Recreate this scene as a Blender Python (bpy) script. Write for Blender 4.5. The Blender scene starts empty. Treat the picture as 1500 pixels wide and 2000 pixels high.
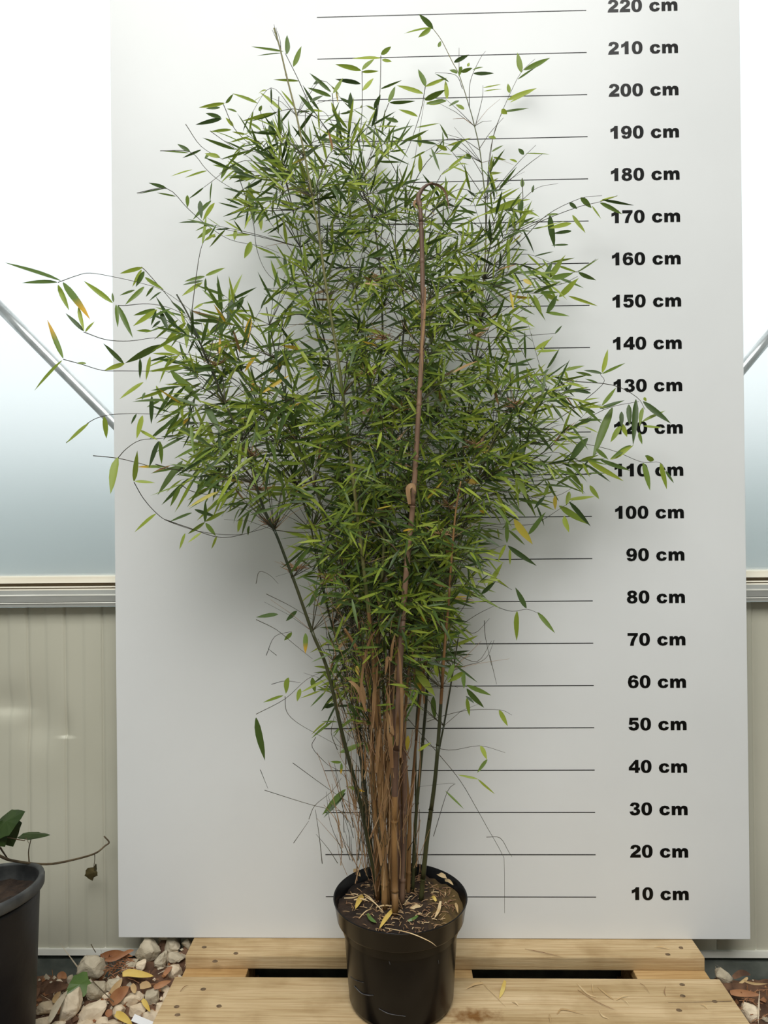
import bpy, bmesh, math, random
from mathutils import Vector, Matrix, noise

random.seed(11)
SC = bpy.context.scene
COL = SC.collection
R_ = random.uniform

# ------------------------------------------------------------------ camera
F = 1400.0                                   # focal length in pixels of the 1500x2000 frame
CAM = Vector((0, -1.70756, 1.010628))
RX = Vector((0.99968633, 0.02281853, -0.01032238))
RY = Vector((-0.02279104, 0.99973641, 0.0027727))
RZ = Vector((0.01038292, -0.00253657, 0.99994288))
cd = bpy.data.cameras.new('camera')
cd.sensor_fit = 'VERTICAL'; cd.sensor_height = 36; cd.lens = F / 2000 * 36
cd.clip_start = 0.05
co = bpy.data.objects.new('camera', cd); COL.objects.link(co)
m = Matrix((RX, RZ, -RY)).transposed().to_4x4(); m.translation = CAM
co.matrix_world = m
SC.camera = co

# ------------------------------------------------------------------ light
w = bpy.data.worlds.new('sky'); SC.world = w; w.use_nodes = True
bg = w.node_tree.nodes['Background']
bg.inputs[0].default_value = (0.93, 0.98, 1.0, 1); bg.inputs[1].default_value = 1.4
al = bpy.data.lights.new('roof_glazing_offscreen', 'AREA'); al.shape = 'RECTANGLE'
al.size = 3.2; al.size_y = 3.2; al.energy = 285; al.color = (1.0, 0.995, 0.975)
ao = bpy.data.objects.new('roof_glazing_offscreen', al); COL.objects.link(ao)
ao.location = (-0.2, -2.35, 4.0); ao.rotation_euler = (math.radians(14), 0, 0)
vs = SC.view_settings
vs.view_transform = 'Standard'; vs.look = 'None'; vs.exposure = 0.06; vs.gamma = 1.0
vs.use_curve_mapping = False

# ------------------------------------------------------------------ helpers
def ray(px, py):
    return RX * ((px - 750) / F) + RY - RZ * ((py - 1000) / F)
def at(px, py, Y):
    d = ray(px, py); return CAM + d * ((Y - CAM.y) / d.y)
def atz(px, py, z):
    d = ray(px, py); return CAM + d * ((z - CAM.z) / d.z)
def mm(px, Y=-0.15):                          # pixel length to metres at a depth
    return px * (Y - CAM.y) / F

def link(o, parent=None):
    COL.objects.link(o)
    if parent: o.parent = parent
    return o
def tag(o, label=None, cat=None, group=None, kind=None):
    if label: o['label'] = label
    if cat: o['category'] = cat
    if group: o['group'] = group
    if kind: o['kind'] = kind
    return o
def empty(name, loc, label, cat, group=None):
    o = bpy.data.objects.new(name, None); o.empty_display_size = .05; o.location = loc
    return tag(link(o), label, cat, group)
def mesh(name, verts, faces, mats, parent=None, smooth=False, mi=None):
    me = bpy.data.meshes.new(name); me.from_pydata([tuple(v) for v in verts], [], faces)
    for mt in (mats if isinstance(mats, (list, tuple)) else [mats]): me.materials.append(mt)
    if mi: me.polygons.foreach_set('material_index', mi)
    if smooth: me.polygons.foreach_set('use_smooth', [True] * len(me.polygons))
    me.update()
    o = bpy.data.objects.new(name, me); link(o)
    if parent: o.parent = parent; o.matrix_parent_inverse = Matrix.Translation(-Vector(parent.location)) if parent.parent is None else Matrix.Identity(4)
    return o
def from_bm(name, bm, mats, parent=None, smooth=False):
    me = bpy.data.meshes.new(name); bm.to_mesh(me); bm.free()
    for mt in (mats if isinstance(mats, (list, tuple)) else [mats]): me.materials.append(mt)
    if smooth: me.polygons.foreach_set('use_smooth', [True] * len(me.polygons))
    o = bpy.data.objects.new(name, me); link(o)
    if parent: o.parent = parent; o.matrix_parent_inverse = Matrix.Translation(-Vector(parent.location)) if parent.parent is None else Matrix.Identity(4)
    return o
def box(name, lo, hi, mt, parent=None, bev=0.0, seg=2):
    bm = bmesh.new(); bmesh.ops.create_cube(bm, size=1)
    for v in bm.verts:
        v.co = Vector([lo[i] + (v.co[i] + .5) * (hi[i] - lo[i]) for i in range(3)])
    if bev: bmesh.ops.bevel(bm, geom=bm.edges[:], offset=bev, segments=seg, affect='EDGES', profile=.6)
    return from_bm(name, bm, mt, parent)
def catmull(pts, n):
    P = [pts[0] * 2 - pts[1]] + list(pts) + [pts[-1] * 2 - pts[-2]]
    out = []
    for i in range(1, len(P) - 2):
        a, b, c, d = P[i - 1], P[i], P[i + 1], P[i + 2]
        for k in range(n):
            t = k / n
            out.append(.5 * ((2 * b) + (c - a) * t + (2 * a - 5 * b + 4 * c - d) * t * t + (3 * b - a - 3 * c + d) * t ** 3))
    out.append(P[-2].copy()); return out
def tube_geo(V, Fc, pts, rads, n=6, cap=True):
    base = len(V); prev = None
    for i, p in enumerate(pts):
        t = (pts[min(i + 1, len(pts) - 1)] - pts[max(i - 1, 0)])
        t = t.normalized() if t.length > 1e-9 else Vector((0, 0, 1))
        if prev is None:
            a = Vector((0, 1, 0)) if abs(t.y) < .9 else Vector((1, 0, 0))
            prev = t.cross(a).normalized()
        x = (prev - t * prev.dot(t)); x = x.normalized() if x.length > 1e-6 else t.orthogonal().normalized()
        prev = x; y = t.cross(x)
        for k in range(n):
            q = 2 * math.pi * k / n
            V.append(p + (x * math.cos(q) + y * math.sin(q)) * rads[i])
    for i in range(len(pts) - 1):
        for k in range(n):
            k2 = (k + 1) % n
            Fc.append((base + i * n + k, base + i * n + k2, base + (i + 1) * n + k2, base + (i + 1) * n + k))
    if cap:
        Fc.append(tuple(base + k for k in reversed(range(n))))
        Fc.append(tuple(base + (len(pts) - 1) * n + k for k in range(n)))
def lathe(name, prof, mt, parent=None, n=72, fn=None, smooth=True):
    V, Fc = [], []
    for r, z in prof:
        for k in range(n):
            q = 2 * math.pi * k / n; V.append(Vector((r * math.cos(q), r * math.sin(q), z)))
    for i in range(len(prof) - 1):
        for k in range(n):
            k2 = (k + 1) % n; Fc.append((i * n + k, i * n + k2, (i + 1) * n + k2, (i + 1) * n + k))
    if fn: V = [fn(v) for v in V]
    o = mesh(name, V, Fc, mt, parent, smooth)
    return o

# ------------------------------------------------------------------ materials
def M(name, c1, c2=None, scale=8, rough=.6, bump=0, bscale=None, spec=.4, stretch=(1, 1, 1), detail=6, metal=0, pos=(.35, .65), c3=None, coat=0):
    mt = bpy.data.materials.new(name); mt.use_nodes = True
    nt = mt.node_tree; N = nt.nodes; L = nt.links
    p = N['Principled BSDF']
    p.inputs['Roughness'].default_value = rough; p.inputs['Specular IOR Level'].default_value = spec
    p.inputs['Metallic'].default_value = metal; p.inputs['Coat Weight'].default_value = coat
    if c2 is None and not bump:
        p.inputs['Base Color'].default_value = (*c1, 1); return mt
    tc = N.new('ShaderNodeTexCoord'); mp = N.new('ShaderNodeMapping'); mp.inputs['Scale'].default_value = stretch
    L.new(tc.outputs['Object'], mp.inputs[0])
    nz = N.new('ShaderNodeTexNoise'); nz.inputs['Scale'].default_value = scale; nz.inputs['Detail'].default_value = detail
    L.new(mp.outputs[0], nz.inputs['Vector'])
    rp = N.new('ShaderNodeValToRGB'); e = rp.color_ramp.elements
    e[0].position, e[1].position = pos; e[0].color = (*c1, 1); e[1].color = (*(c2 or c1), 1)
    if c3:
        x = e.new(min(.99, pos[1] + .12)); x.color = (*c3, 1)
    L.new(nz.outputs['Fac'], rp.inputs[0]); L.new(rp.outputs[0], p.inputs['Base Color'])
    if bump:
        b = N.new('ShaderNodeBump'); b.inputs['Strength'].default_value = bump; b.inputs['Distance'].default_value = .004
        if bscale:
            n2 = N.new('ShaderNodeTexNoise'); n2.inputs['Scale'].default_value = bscale; n2.inputs['Detail'].default_value = 8
            L.new(mp.outputs[0], n2.inputs['Vector']); L.new(n2.outputs['Fac'], b.inputs['Height'])
        else: L.new(nz.outputs['Fac'], b.inputs['Height'])
        L.new(b.outputs[0], p.inputs['Normal'])
    return mt

m_board = M('board_white', (.715, .725, .715), (.745, .755, .745), scale=3, rough=.28, spec=.22)
m_edge = M('board_edge', (.86, .86, .83), rough=.5)
m_ink = M('black_print', (.004, .004, .0035), rough=.28, spec=.2)
m_panel = M('panel_beige', (.50, .485, .385), (.57, .555, .45), scale=2.2, rough=.38, spec=.4, pos=(.3, .7))
m_cream = M('bead_cream', (.76, .72, .60), (.62, .55, .42), scale=12, rough=.45, stretch=(.1, 1, 1))
m_alu = M('aluminium', (.42, .42, .39), (.55, .55, .51), scale=20, rough=.42, metal=.55, stretch=(.15, 1, 1))
m_brown = M('seal_brown', (.16, .11, .06), (.35, .27, .17), scale=14, rough=.7, stretch=(.1, 1, 1))
m_flash = M('flashing_white', (.60, .59, .52), (.74, .73, .66), scale=20, rough=.5, stretch=(.2, 1, 1))
m_kerb = M('kerb_concrete', (.075, .088, .075), (.16, .175, .15), scale=16, rough=.85, bump=.3)
m_floor = M('earth_floor', (.05, .036, .026), (.14, .105, .075), scale=24, rough=.95, bump=.6, bscale=60)
m_tube = M('galvanised_tube', (.50, .53, .53), (.66, .68, .68), scale=30, rough=.32, metal=.75, stretch=(1, 1, 1))
m_wood = M('pallet_wood', (.47, .335, .17), (.66, .50, .295), scale=6, rough=.75, bump=.35, bscale=40, stretch=(.28, 3, 3), c3=(.72, .57, .36), spec=.2)
def grain(mt):
    nt = mt.node_tree; N = nt.nodes; L = nt.links; p = N['Principled BSDF']; old = p.inputs['Base Color'].links[0].from_socket
    tc = N.new('ShaderNodeTexCoord'); mp = N.new('ShaderNodeMapping'); mp.inputs['Scale'].default_value = (1.6, 60, 60); L.new(tc.outputs['Object'], mp.inputs[0])
    nz = N.new('ShaderNodeTexNoise'); nz.inputs['Scale'].default_value = 4; nz.inputs['Detail'].default_value = 9; nz.inputs['Distortion'].default_value = .6; L.new(mp.outputs[0], nz.inputs['Vector'])
    rp = N.new('ShaderNodeValToRGB'); rp.color_ramp.elements[0].position = .36; rp.color_ramp.elements[1].position = .56; rp.color_ramp.elements[0].color = (.80, .74, .67, 1); L.new(nz.outputs['Fac'], rp.inputs[0])
    n3 = N.new('ShaderNodeTexNoise'); n3.inputs['Scale'].default_value = 11; n3.inputs['Detail'].default_value = 10; L.new(tc.outputs['Object'], n3.inputs['Vector'])
    r3 = N.new('ShaderNodeValToRGB'); r3.color_ramp.elements[0].position = .30; r3.color_ramp.elements[1].position = .52; r3.color_ramp.elements[0].color = (.80, .76, .70, 1); L.new(n3.outputs['Fac'], r3.inputs[0])
    a = N.new('ShaderNodeMix'); a.data_type = 'RGBA'; a.blend_type = 'MULTIPLY'; a.inputs[0].default_value = 1; L.new(old, a.inputs[6]); L.new(rp.outputs[0], a.inputs[7])
    b = N.new('ShaderNodeMix'); b.data_type = 'RGBA'; b.blend_type = 'MULTIPLY'; b.inputs[0].default_value = 1; L.new(a.outputs[2], b.inputs[6]); L.new(r3.outputs[0], b.inputs[7])
    # brown water stain beside the pot
    q = atz(925, 1984, 0); vm = N.new('ShaderNodeVectorMath'); vm.operation = 'SUBTRACT'; L.new(tc.outputs['Object'], vm.inputs[0]); vm.inputs[1].default_value = q
    v2 = N.new('ShaderNodeVectorMath'); v2.operation = 'MULTIPLY'; L.new(vm.outputs[0], v2.inputs[0]); v2.inputs[1].default_value = (15, 38, 8)
    v3 = N.new('ShaderNodeVectorMath'); v3.operation = 'LENGTH'; L.new(v2.outputs[0], v3.inputs[0])
    n4 = N.new('ShaderNodeTexNoise'); n4.inputs['Scale'].default_value = 60; n4.inputs['Detail'].default_value = 6; L.new(tc.outputs['Object'], n4.inputs['Vector'])
    sm = N.new('ShaderNodeMath'); sm.operation = 'MULTIPLY_ADD'; L.new(n4.outputs['Fac'], sm.inputs[0]); sm.inputs[1].default_value = 1.6; L.new(v3.outputs['Value'], sm.inputs[2])
    r4 = N.new('ShaderNodeValToRGB'); r4.color_ramp.elements[0].position = .55; r4.color_ramp.elements[0].color = (.42, .27, .14, 1); r4.color_ramp.elements[1].position = .98
    mq = N.new('ShaderNodeMath'); mq.operation = 'MULTIPLY'; mq.inputs[1].default_value = .55; L.new(sm.outputs[0], mq.inputs[0]); L.new(mq.outputs[0], r4.inputs[0])
    e = N.new('ShaderNodeMix'); e.data_type = 'RGBA'; e.blend_type = 'MULTIPLY'; e.inputs[0].default_value = 1; L.new(b.outputs[2], e.inputs[6]); L.new(r4.outputs[0], e.inputs[7])
    L.new(e.outputs[2], p.inputs['Base Color'])
m_wood2 = M('pallet_wood_raw', (.46, .275, .105), (.62, .42, .2), scale=9, rough=.75, bump=.3, bscale=50, stretch=(.2, 3, 6), spec=.2)
grain(m_wood); grain(m_wood2)
m_nail = M('rusty_nail', (.10, .065, .035), (.2, .13, .07), scale=90, rough=.7)
m_pot = M('black_plastic', (.003, .003, .0035), (.006, .0055, .006), scale=9, rough=.27, spec=.28, bump=.03, bscale=14)
m_scuff = M('scuff_grey', (.09, .09, .095), (.02, .02, .02), scale=60, rough=.6)
m_pot2 = M('grey_plastic', (.006, .006, .008), (.015, .014, .015), scale=14, rough=.5, spec=.4, bump=.1, bscale=60)
m_rim2 = M('worn_rim', (.035, .037, .039), (.085, .088, .085), scale=26, rough=.55, bump=.1)
m_soil = M('potting_soil', (.012, .0065, .004), (.045, .026, .015), scale=34, rough=.95, bump=1.0, bscale=120)
nt = m_soil.node_tree; N = nt.nodes; L = nt.links; p = N['Principled BSDF']; old = p.inputs['Base Color'].links[0].from_socket
tc = N.new('ShaderNodeTexCoord'); sx = N.new('ShaderNodeSeparateXYZ'); L.new(tc.outputs['Object'], sx.inputs[0])
nz = N.new('ShaderNodeTexNoise'); nz.inputs['Scale'].default_value = 38; nz.inputs['Detail'].default_value = 8; L.new(tc.outputs['Object'], nz.inputs['Vector'])
mr = N.new('ShaderNodeMapRange'); mr.inputs[1].default_value = -.02; mr.inputs[2].default_value = .12; L.new(sx.outputs[0], mr.inputs[0])
ml = N.new('ShaderNodeMath'); ml.operation = 'MULTIPLY'; L.new(mr.outputs[0], ml.inputs[0]); L.new(nz.outputs['Fac'], ml.inputs[1])
rp = N.new('ShaderNodeValToRGB'); rp.color_ramp.elements[0].position = .24; rp.color_ramp.elements[1].position = .42; L.new(ml.outputs[0], rp.inputs[0])
mx = N.new('ShaderNodeMix'); mx.data_type = 'RGBA'; L.new(rp.outputs[0], mx.inputs[0]); L.new(old, mx.inputs[6]); mx.inputs[7].default_value = (.105, .066, .020, 1)
L.new(mx.outputs[2], p.inputs['Base Color'])
m_straw = M('straw', (.55, .37, .17), (.72, .56, .33), scale=30, rough=.7)
m_stone = M('limestone', (.60, .48, .33), (.84, .72, .54), scale=16, rough=.9, bump=.7, bscale=45, spec=.2)
m_stone2 = M('grey_limestone', (.41, .35, .25), (.64, .56, .42), scale=22, rough=.9, bump=.9, bscale=55, spec=.2)
m_rust = M('dead_leaf_rust', (.27, .105, .04), (.42, .2, .085), scale=20, rough=.6, bump=.2)
m_tanleaf = M('dead_leaf_tan', (.42, .27, .12), (.58, .41, .2), scale=20, rough=.6, bump=.2)
m_yleaf = M('dead_leaf_yellow', (.58, .38, .07), (.66, .50, .15), scale=18, rough=.55, bump=.1)
m_darkbark = M('dark_litter', (.07, .035, .02), (.19, .1, .055), scale=30, rough=.85, bump=.4)
m_ivy = M('ivy_leaf', (.016, .032, .006), (.030, .055, .010), scale=20, spec=.25, rough=.5, bump=.1)
m_ivyg = M('ivy_leaf_fresh', (.075, .14, .025), (.10, .17, .03), scale=20, rough=.4)
m_vine = M('vine_stem', (.08, .055, .03), (.15, .11, .06), scale=50, rough=.7)
m_white = M('white_plastic', (.78, .78, .78), rough=.5)
m_twig = M('twig', (.022, .02, .010), (.06, .05, .02), scale=9, rough=.6)
m_drytw = M('dry_twig', (.20, .10, .05), (.42, .27, .13), scale=24, rough=.7)
m_tan = M('culm_tan', (.12, .058, .02), (.30, .165, .062), scale=9, rough=.5, stretch=(4, 4, .5), bump=.1)
m_dkc = M('culm_dark', (.018, .024, .010), (.06, .06, .022), scale=7, rough=.45, stretch=(2, 2, .5))
m_olv = M('culm_olive', (.085, .095, .028), (.20, .175, .06), scale=6, rough=.45, stretch=(2, 2, .5))
m_pur = M('culm_purple', (.10, .055, .038), (.25, .15, .09), scale=7, rough=.5, stretch=(3, 3, .4), c3=(.36, .22, .11))
m_sheath = M('papery_sheath', (.15, .075, .028), (.33, .20, .09), scale=12, rough=.65, stretch=(3, 3, .5), bump=.1)
m_outside_standin = M('outside_standin_grey', (.38, .455, .455), (.47, .55, .55), scale=3, rough=.9)

def leaf_mat(name, stops, tip=None, transl=.36, rough=.42):
    mt = bpy.data.materials.new(name); mt.use_nodes = True
    nt = mt.node_tree; N = nt.nodes; L = nt.links; p = N['Principled BSDF']; out = N['Material Output']
    at_ = N.new('ShaderNodeAttribute'); at_.attribute_name = 'leaf_r'
    oi = N.new('ShaderNodeObjectInfo'); ad = N.new('ShaderNodeMath'); fr = N.new('ShaderNodeMath'); fr.operation = 'FRACT'
    L.new(at_.outputs['Fac'], ad.inputs[0]); L.new(oi.outputs['Random'], ad.inputs[1]); L.new(ad.outputs[0], fr.inputs[0])
    rp = N.new('ShaderNodeValToRGB'); e = rp.color_ramp.elements
    e[0].position, e[0].color = stops[0][0], (*stops[0][1], 1); e[1].position, e[1].color = stops[-1][0], (*stops[-1][1], 1)
    for s, c in stops[1:-1]: x = e.new(s); x.color = (*c, 1)
    L.new(fr.outputs[0], rp.inputs[0]); col = rp.outputs[0]
    if tip:
        a2 = N.new('ShaderNodeAttribute'); a2.attribute_name = 'leaf_t'
        r2 = N.new('ShaderNodeValToRGB'); r2.color_ramp.elements[0].position = tip[1]; r2.color_ramp.elements[1].position = tip[2]
        L.new(a2.outputs['Fac'], r2.inputs[0])
        mx = N.new('ShaderNodeMix'); mx.data_type = 'RGBA'
        L.new(r2.outputs[0], mx.inputs[0]); L.new(col, mx.inputs[6]); mx.inputs[7].default_value = (*tip[0], 1); col = mx.outputs[2]
    L.new(col, p.inputs['Base Color']); p.inputs['Roughness'].default_value = rough; p.inputs['Specular IOR Level'].default_value = .35
    tr = N.new('ShaderNodeBsdfTranslucent'); L.new(col, tr.inputs[0])
    ms = N.new('ShaderNodeMixShader'); ms.inputs[0].default_value = transl
    L.new(p.outputs[0], ms.inputs[1]); L.new(tr.outputs[0], ms.inputs[2]); L.new(ms.outputs[0], out.inputs[0])
    return mt
G = [(0, (.042, .072, .020)), (.3, (.066, .112, .026)), (.6, (.105, .168, .034)), (.85, (.17, .25, .04)), (1, (.06, .095, .028))]
m_leaf = leaf_mat('bamboo_leaf', G)
m_leafn = leaf_mat('bamboo_leaf_young', [(0, (.20, .28, .035)), (.4, (.29, .37, .045)), (.75, (.37, .44, .06)), (1, (.17, .245, .04))], transl=.42)
m_leafy = leaf_mat('bamboo_leaf_yellow', [(0, (.60, .36, .03)), (.5, (.66, .46, .06)), (1, (.50, .42, .06))])
m_leaft = leaf_mat('bamboo_leaf_yellow_tip', [(0, (.12, .19, .04)), (1, (.2, .29, .05))], tip=((.62, .36, .03), .45, .75))
m_leafd = leaf_mat('bamboo_leaf_dry', [(0, (.24, .12, .04)), (.5, (.36, .23, .10)), (1, (.30, .17, .06))], transl=.15)

# film wall: frosted translucent sheet
m_film = bpy.data.materials.new('frosted_film'); m_film.use_nodes = True
nt = m_film.node_tree; N = nt.nodes; L = nt.links
N.remove(N['Principled BSDF'])
rf = N.new('ShaderNodeBsdfRefraction'); rf.inputs['Roughness'].default_value = .8; rf.inputs['IOR'].default_value = 1.3; rf.inputs['Color'].default_value = (.95, .98, .97, 1)
tl = N.new('ShaderNodeBsdfTranslucent'); tl.inputs[0].default_value = (.9, .93, .92, 1)
gl = N.new('ShaderNodeBsdfGlossy'); gl.inputs['Roughness'].default_value = .28
a1 = N.new('ShaderNodeMixShader'); a1.inputs[0].default_value = .3
a2 = N.new('ShaderNodeMixShader'); a2.inputs[0].default_value = .1
L.new(rf.outputs[0], a1.inputs[1]); L.new(tl.outputs[0], a1.inputs[2]); L.new(a1.outputs[0], a2.inputs[1]); L.new(gl.outputs[0], a2.inputs[2])
L.new(a2.outputs[0], N['Material Output'].inputs[0])

# ------------------------------------------------------------------ the setting
GZ = -0.146
fl = mesh('floor', [(-6, -6, GZ), (6, -6, GZ), (6, 9, GZ), (-6, 9, GZ)], [(0, 1, 2, 3)], m_floor); tag(fl, kind='structure')
# unseen greenhouse walls and roof: opaque grey stand-ins added to hold back sky light
RW, RH, RD = 3.2, 4.15, -5.0
m_room = M('standin_wall_grey', (.33, .36, .35), (.40, .43, .42), scale=2, rough=.6)
for nm, q in (('standin_wall_left', ((-RW, RD, GZ), (-RW, .15, GZ), (-RW, .15, RH), (-RW, RD, RH))), ('standin_wall_right', ((RW, RD, GZ), (RW, .15, GZ), (RW, .15, RH), (RW, RD, RH))),
              ('standin_wall_front', ((-RW, RD, GZ), (RW, RD, GZ), (RW, RD, RH), (-RW, RD, RH))), ('standin_ceiling', ((-RW, RD, RH), (RW, RD, RH), (RW, .15, RH), (-RW, .15, RH)))):
    tag(mesh(nm, q, [(0, 1, 2, 3)], m_room), kind='structure')
WY = 0.085                                            # face of the insulated panel
ZB = at(110, 1858, WY).z; ZT = at(116, 1186, WY).z
def dent(x, z):
    s = 0
    for (px, py, A, wx, up, dn) in ((128, 1438, .0065, .016, .060, .0035), (14, 1382, .012, .050, .055, .020), (75, 1415, .011, .050, .10, .055)):
        c = at(px, py, WY); dx = (x - c.x) / wx; dz = z - c.z
        s += A * math.exp(-dx * dx) * math.exp(-(dz / (up if dz > 0 else dn)) ** 2)
    return s
x0 = at(127, 1240, WY).x; step = mm(74.5, WY)
xs = []
for k in range(-22, 36):
    a = x0 + k * step
    fine = a < -.55
    xs += [(a - .0024, 0), (a, .0042), (a + .0024, 0)] + ([(a + step * u, 0) for u in (.12, .2, .28, .36, .43)] if fine else [])
    xs += [(a + step * .49, 0), (a + step * .51, -.0014)] + ([(a + step * u, -.0014) for u in (.58, .66, .74, .82, .88)] if fine else []) + [(a + step * .94, -.0014)]
zc = [at(128, 1438, WY).z, at(14, 1382, WY).z]
zs = sorted([ZB + (ZT - ZB) * i / 70 for i in range(71)] + [c + d * .0025 for c in zc for d in range(-9, 10)])
V = [(x, WY + d + dent(x, z), z) for z in zs for x, d in xs]; n = len(xs)
Fc = [(j * n + i, j * n + i + 1, (j + 1) * n + i + 1, (j + 1) * n + i) for j in range(len(zs) - 1) for i in range(n - 1)]
wl = mesh('wall_back', V, Fc, m_panel, smooth=True); tag(wl, kind='structure')
XL, XR = xs[0][0], xs[-1][0]
# flashing and kerb
def strip(name, py0, py1, y0, y1, mt, px=110, back=.14):
    a = at(px, py0, y0).z; b = at(px, py1, y1).z
    V = [(XL, y0, a), (XR, y0, a), (XR, y1, b), (XL, y1, b), (XL, back, a), (XR, back, a), (XR, back, b), (XL, back, b)]
    o = mesh(name, V, [(0, 3, 2, 1), (0, 1, 5, 4), (3, 7, 6, 2), (4, 5, 6, 7), (0, 4, 7, 3), (1, 2, 6, 5)], mt)
    return tag(o, kind='structure')
strip('trim_1', 1854, 1866, .078, .074, m_flash)
strip('trim_2', 1864, 1876, .132, .132, m_kerb)
strip('baseboard_back', 1874, 1912, .080, .078, m_kerb)
# window rail profile (cream bead, brown seal, ribbed aluminium)
for i, (p0, p1, y0, y1, mt) in enumerate(((1127, 1132, .074, .070, m_cream), (1132, 1139, .070, .064, m_cream), (1138, 1146, .078, .078, m_brown), (1145.5, 1148, .066, .064, m_cream),
                                          (1148, 1151, .070, .070, m_brown), (1150.5, 1154, .062, .060, m_cream), (1153, 1162, .060, .058, m_alu), (1161.5, 1164, .055, .054, m_flash),
                                          (1164, 1176, .055, .055, m_alu), (1175.5, 1177.5, .078, .078, m_alu), (1177, 1179, .054, .053, m_flash), (1179, 1185, .055, .055, m_alu))):
    strip('trim_%d' % (i + 3), p0, p1, y0, y1, mt, px=100)
# frosted film above the rail
FY = 0.115; zr = at(100, 1130, FY).z
fo = mesh('window_1', [(XL, FY, zr - .03), (XR, FY, zr - .03), (XR, FY, RH), (XL, FY, RH)], [(0, 1, 2, 3)], m_film); tag(fo, kind='structure')
# added outside the film to grey its lower part: a stand-in hedge
V, Fc = [], []
for i in range(61):
    for (y, z) in ((2.6, GZ), (2.55, .7), (2.6, 1.25), (2.9, 1.45), (3.4, 1.4), (3.5, GZ)):
        x = -5 + i / 6.0; q = noise.noise(Vector((x * 2.1, y, z * 2))) * .16
        V.append((x, y + q, z + (q if z > 0 else 0)))
for i in range(60):
    for j in range(5): Fc.append((i * 6 + j, (i + 1) * 6 + j, (i + 1) * 6 + j + 1, i * 6 + j + 1))
hg = mesh('outside_standin', V, Fc, m_outside_standin, smooth=True)
tag(hg, 'added grey-blue hedge outside behind the frosted film', 'backdrop')
# brace tubes
for (a, b, lab) in (((-30, 570), (525, 1132), 'galvanised brace tube slanting down to the board on the dented panel side'),
                    ((1108, 1128), (1535, 618), 'galvanised brace tube slanting up beside the height numbers')):
    V, Fc = [], []; p, q = at(*a, .058), at(*b, .058)
    tube_geo(V, Fc, [p.lerp(q, i / 6) for i in range(7)], [.0135] * 7, 14)
    tag(mesh('brace_tube', V, Fc, m_tube, smooth=True), lab, 'tube', 'brace tubes')

# ------------------------------------------------------------------ height board
BX0, BX1, BT = -.6867, .8128, 2.36
hb = empty('height_board', ((BX0 + BX1) / 2, 0, 0), 'tall white measuring board with black centimetre lines and numbers', 'board')
box('panel', (BX0, 0, .001), (BX1, .006, BT), [m_board], hb, .0008, 1)
LX0, LX1 = -.1872, .4530
for k in range(1, 24):
    z = k * .1; box('height_line', (LX0, -.0004, z - .00095), (LX1, .001, z + .00095), m_ink, hb)
def arc(cx, cy, a, b, e=2.3, n=28):
    P = []
    for i in range(n):
        t = 2 * math.pi * i / n; c, s = math.cos(t), math.sin(t)
        P.append((cx + a * math.copysign(abs(c) ** (2 / e), c), cy + b * math.copysign(abs(s) ** (2 / e), s)))
    return P
six = [(.81, .76), (.53, .72), (.50, .80), (.43, .83), (.35, .80), (.31, .72), (.29, .60), (.38, .66), (.51, .68), (.70, .63), (.82, .50), (.85, .33), (.79, .14), (.65, .02), (.43, -.02), (.20, .03), (.06, .18), (0, .47), (.06, .78), (.20, .95), (.44, 1.01), (.64, .98), (.76, .89)]
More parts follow.
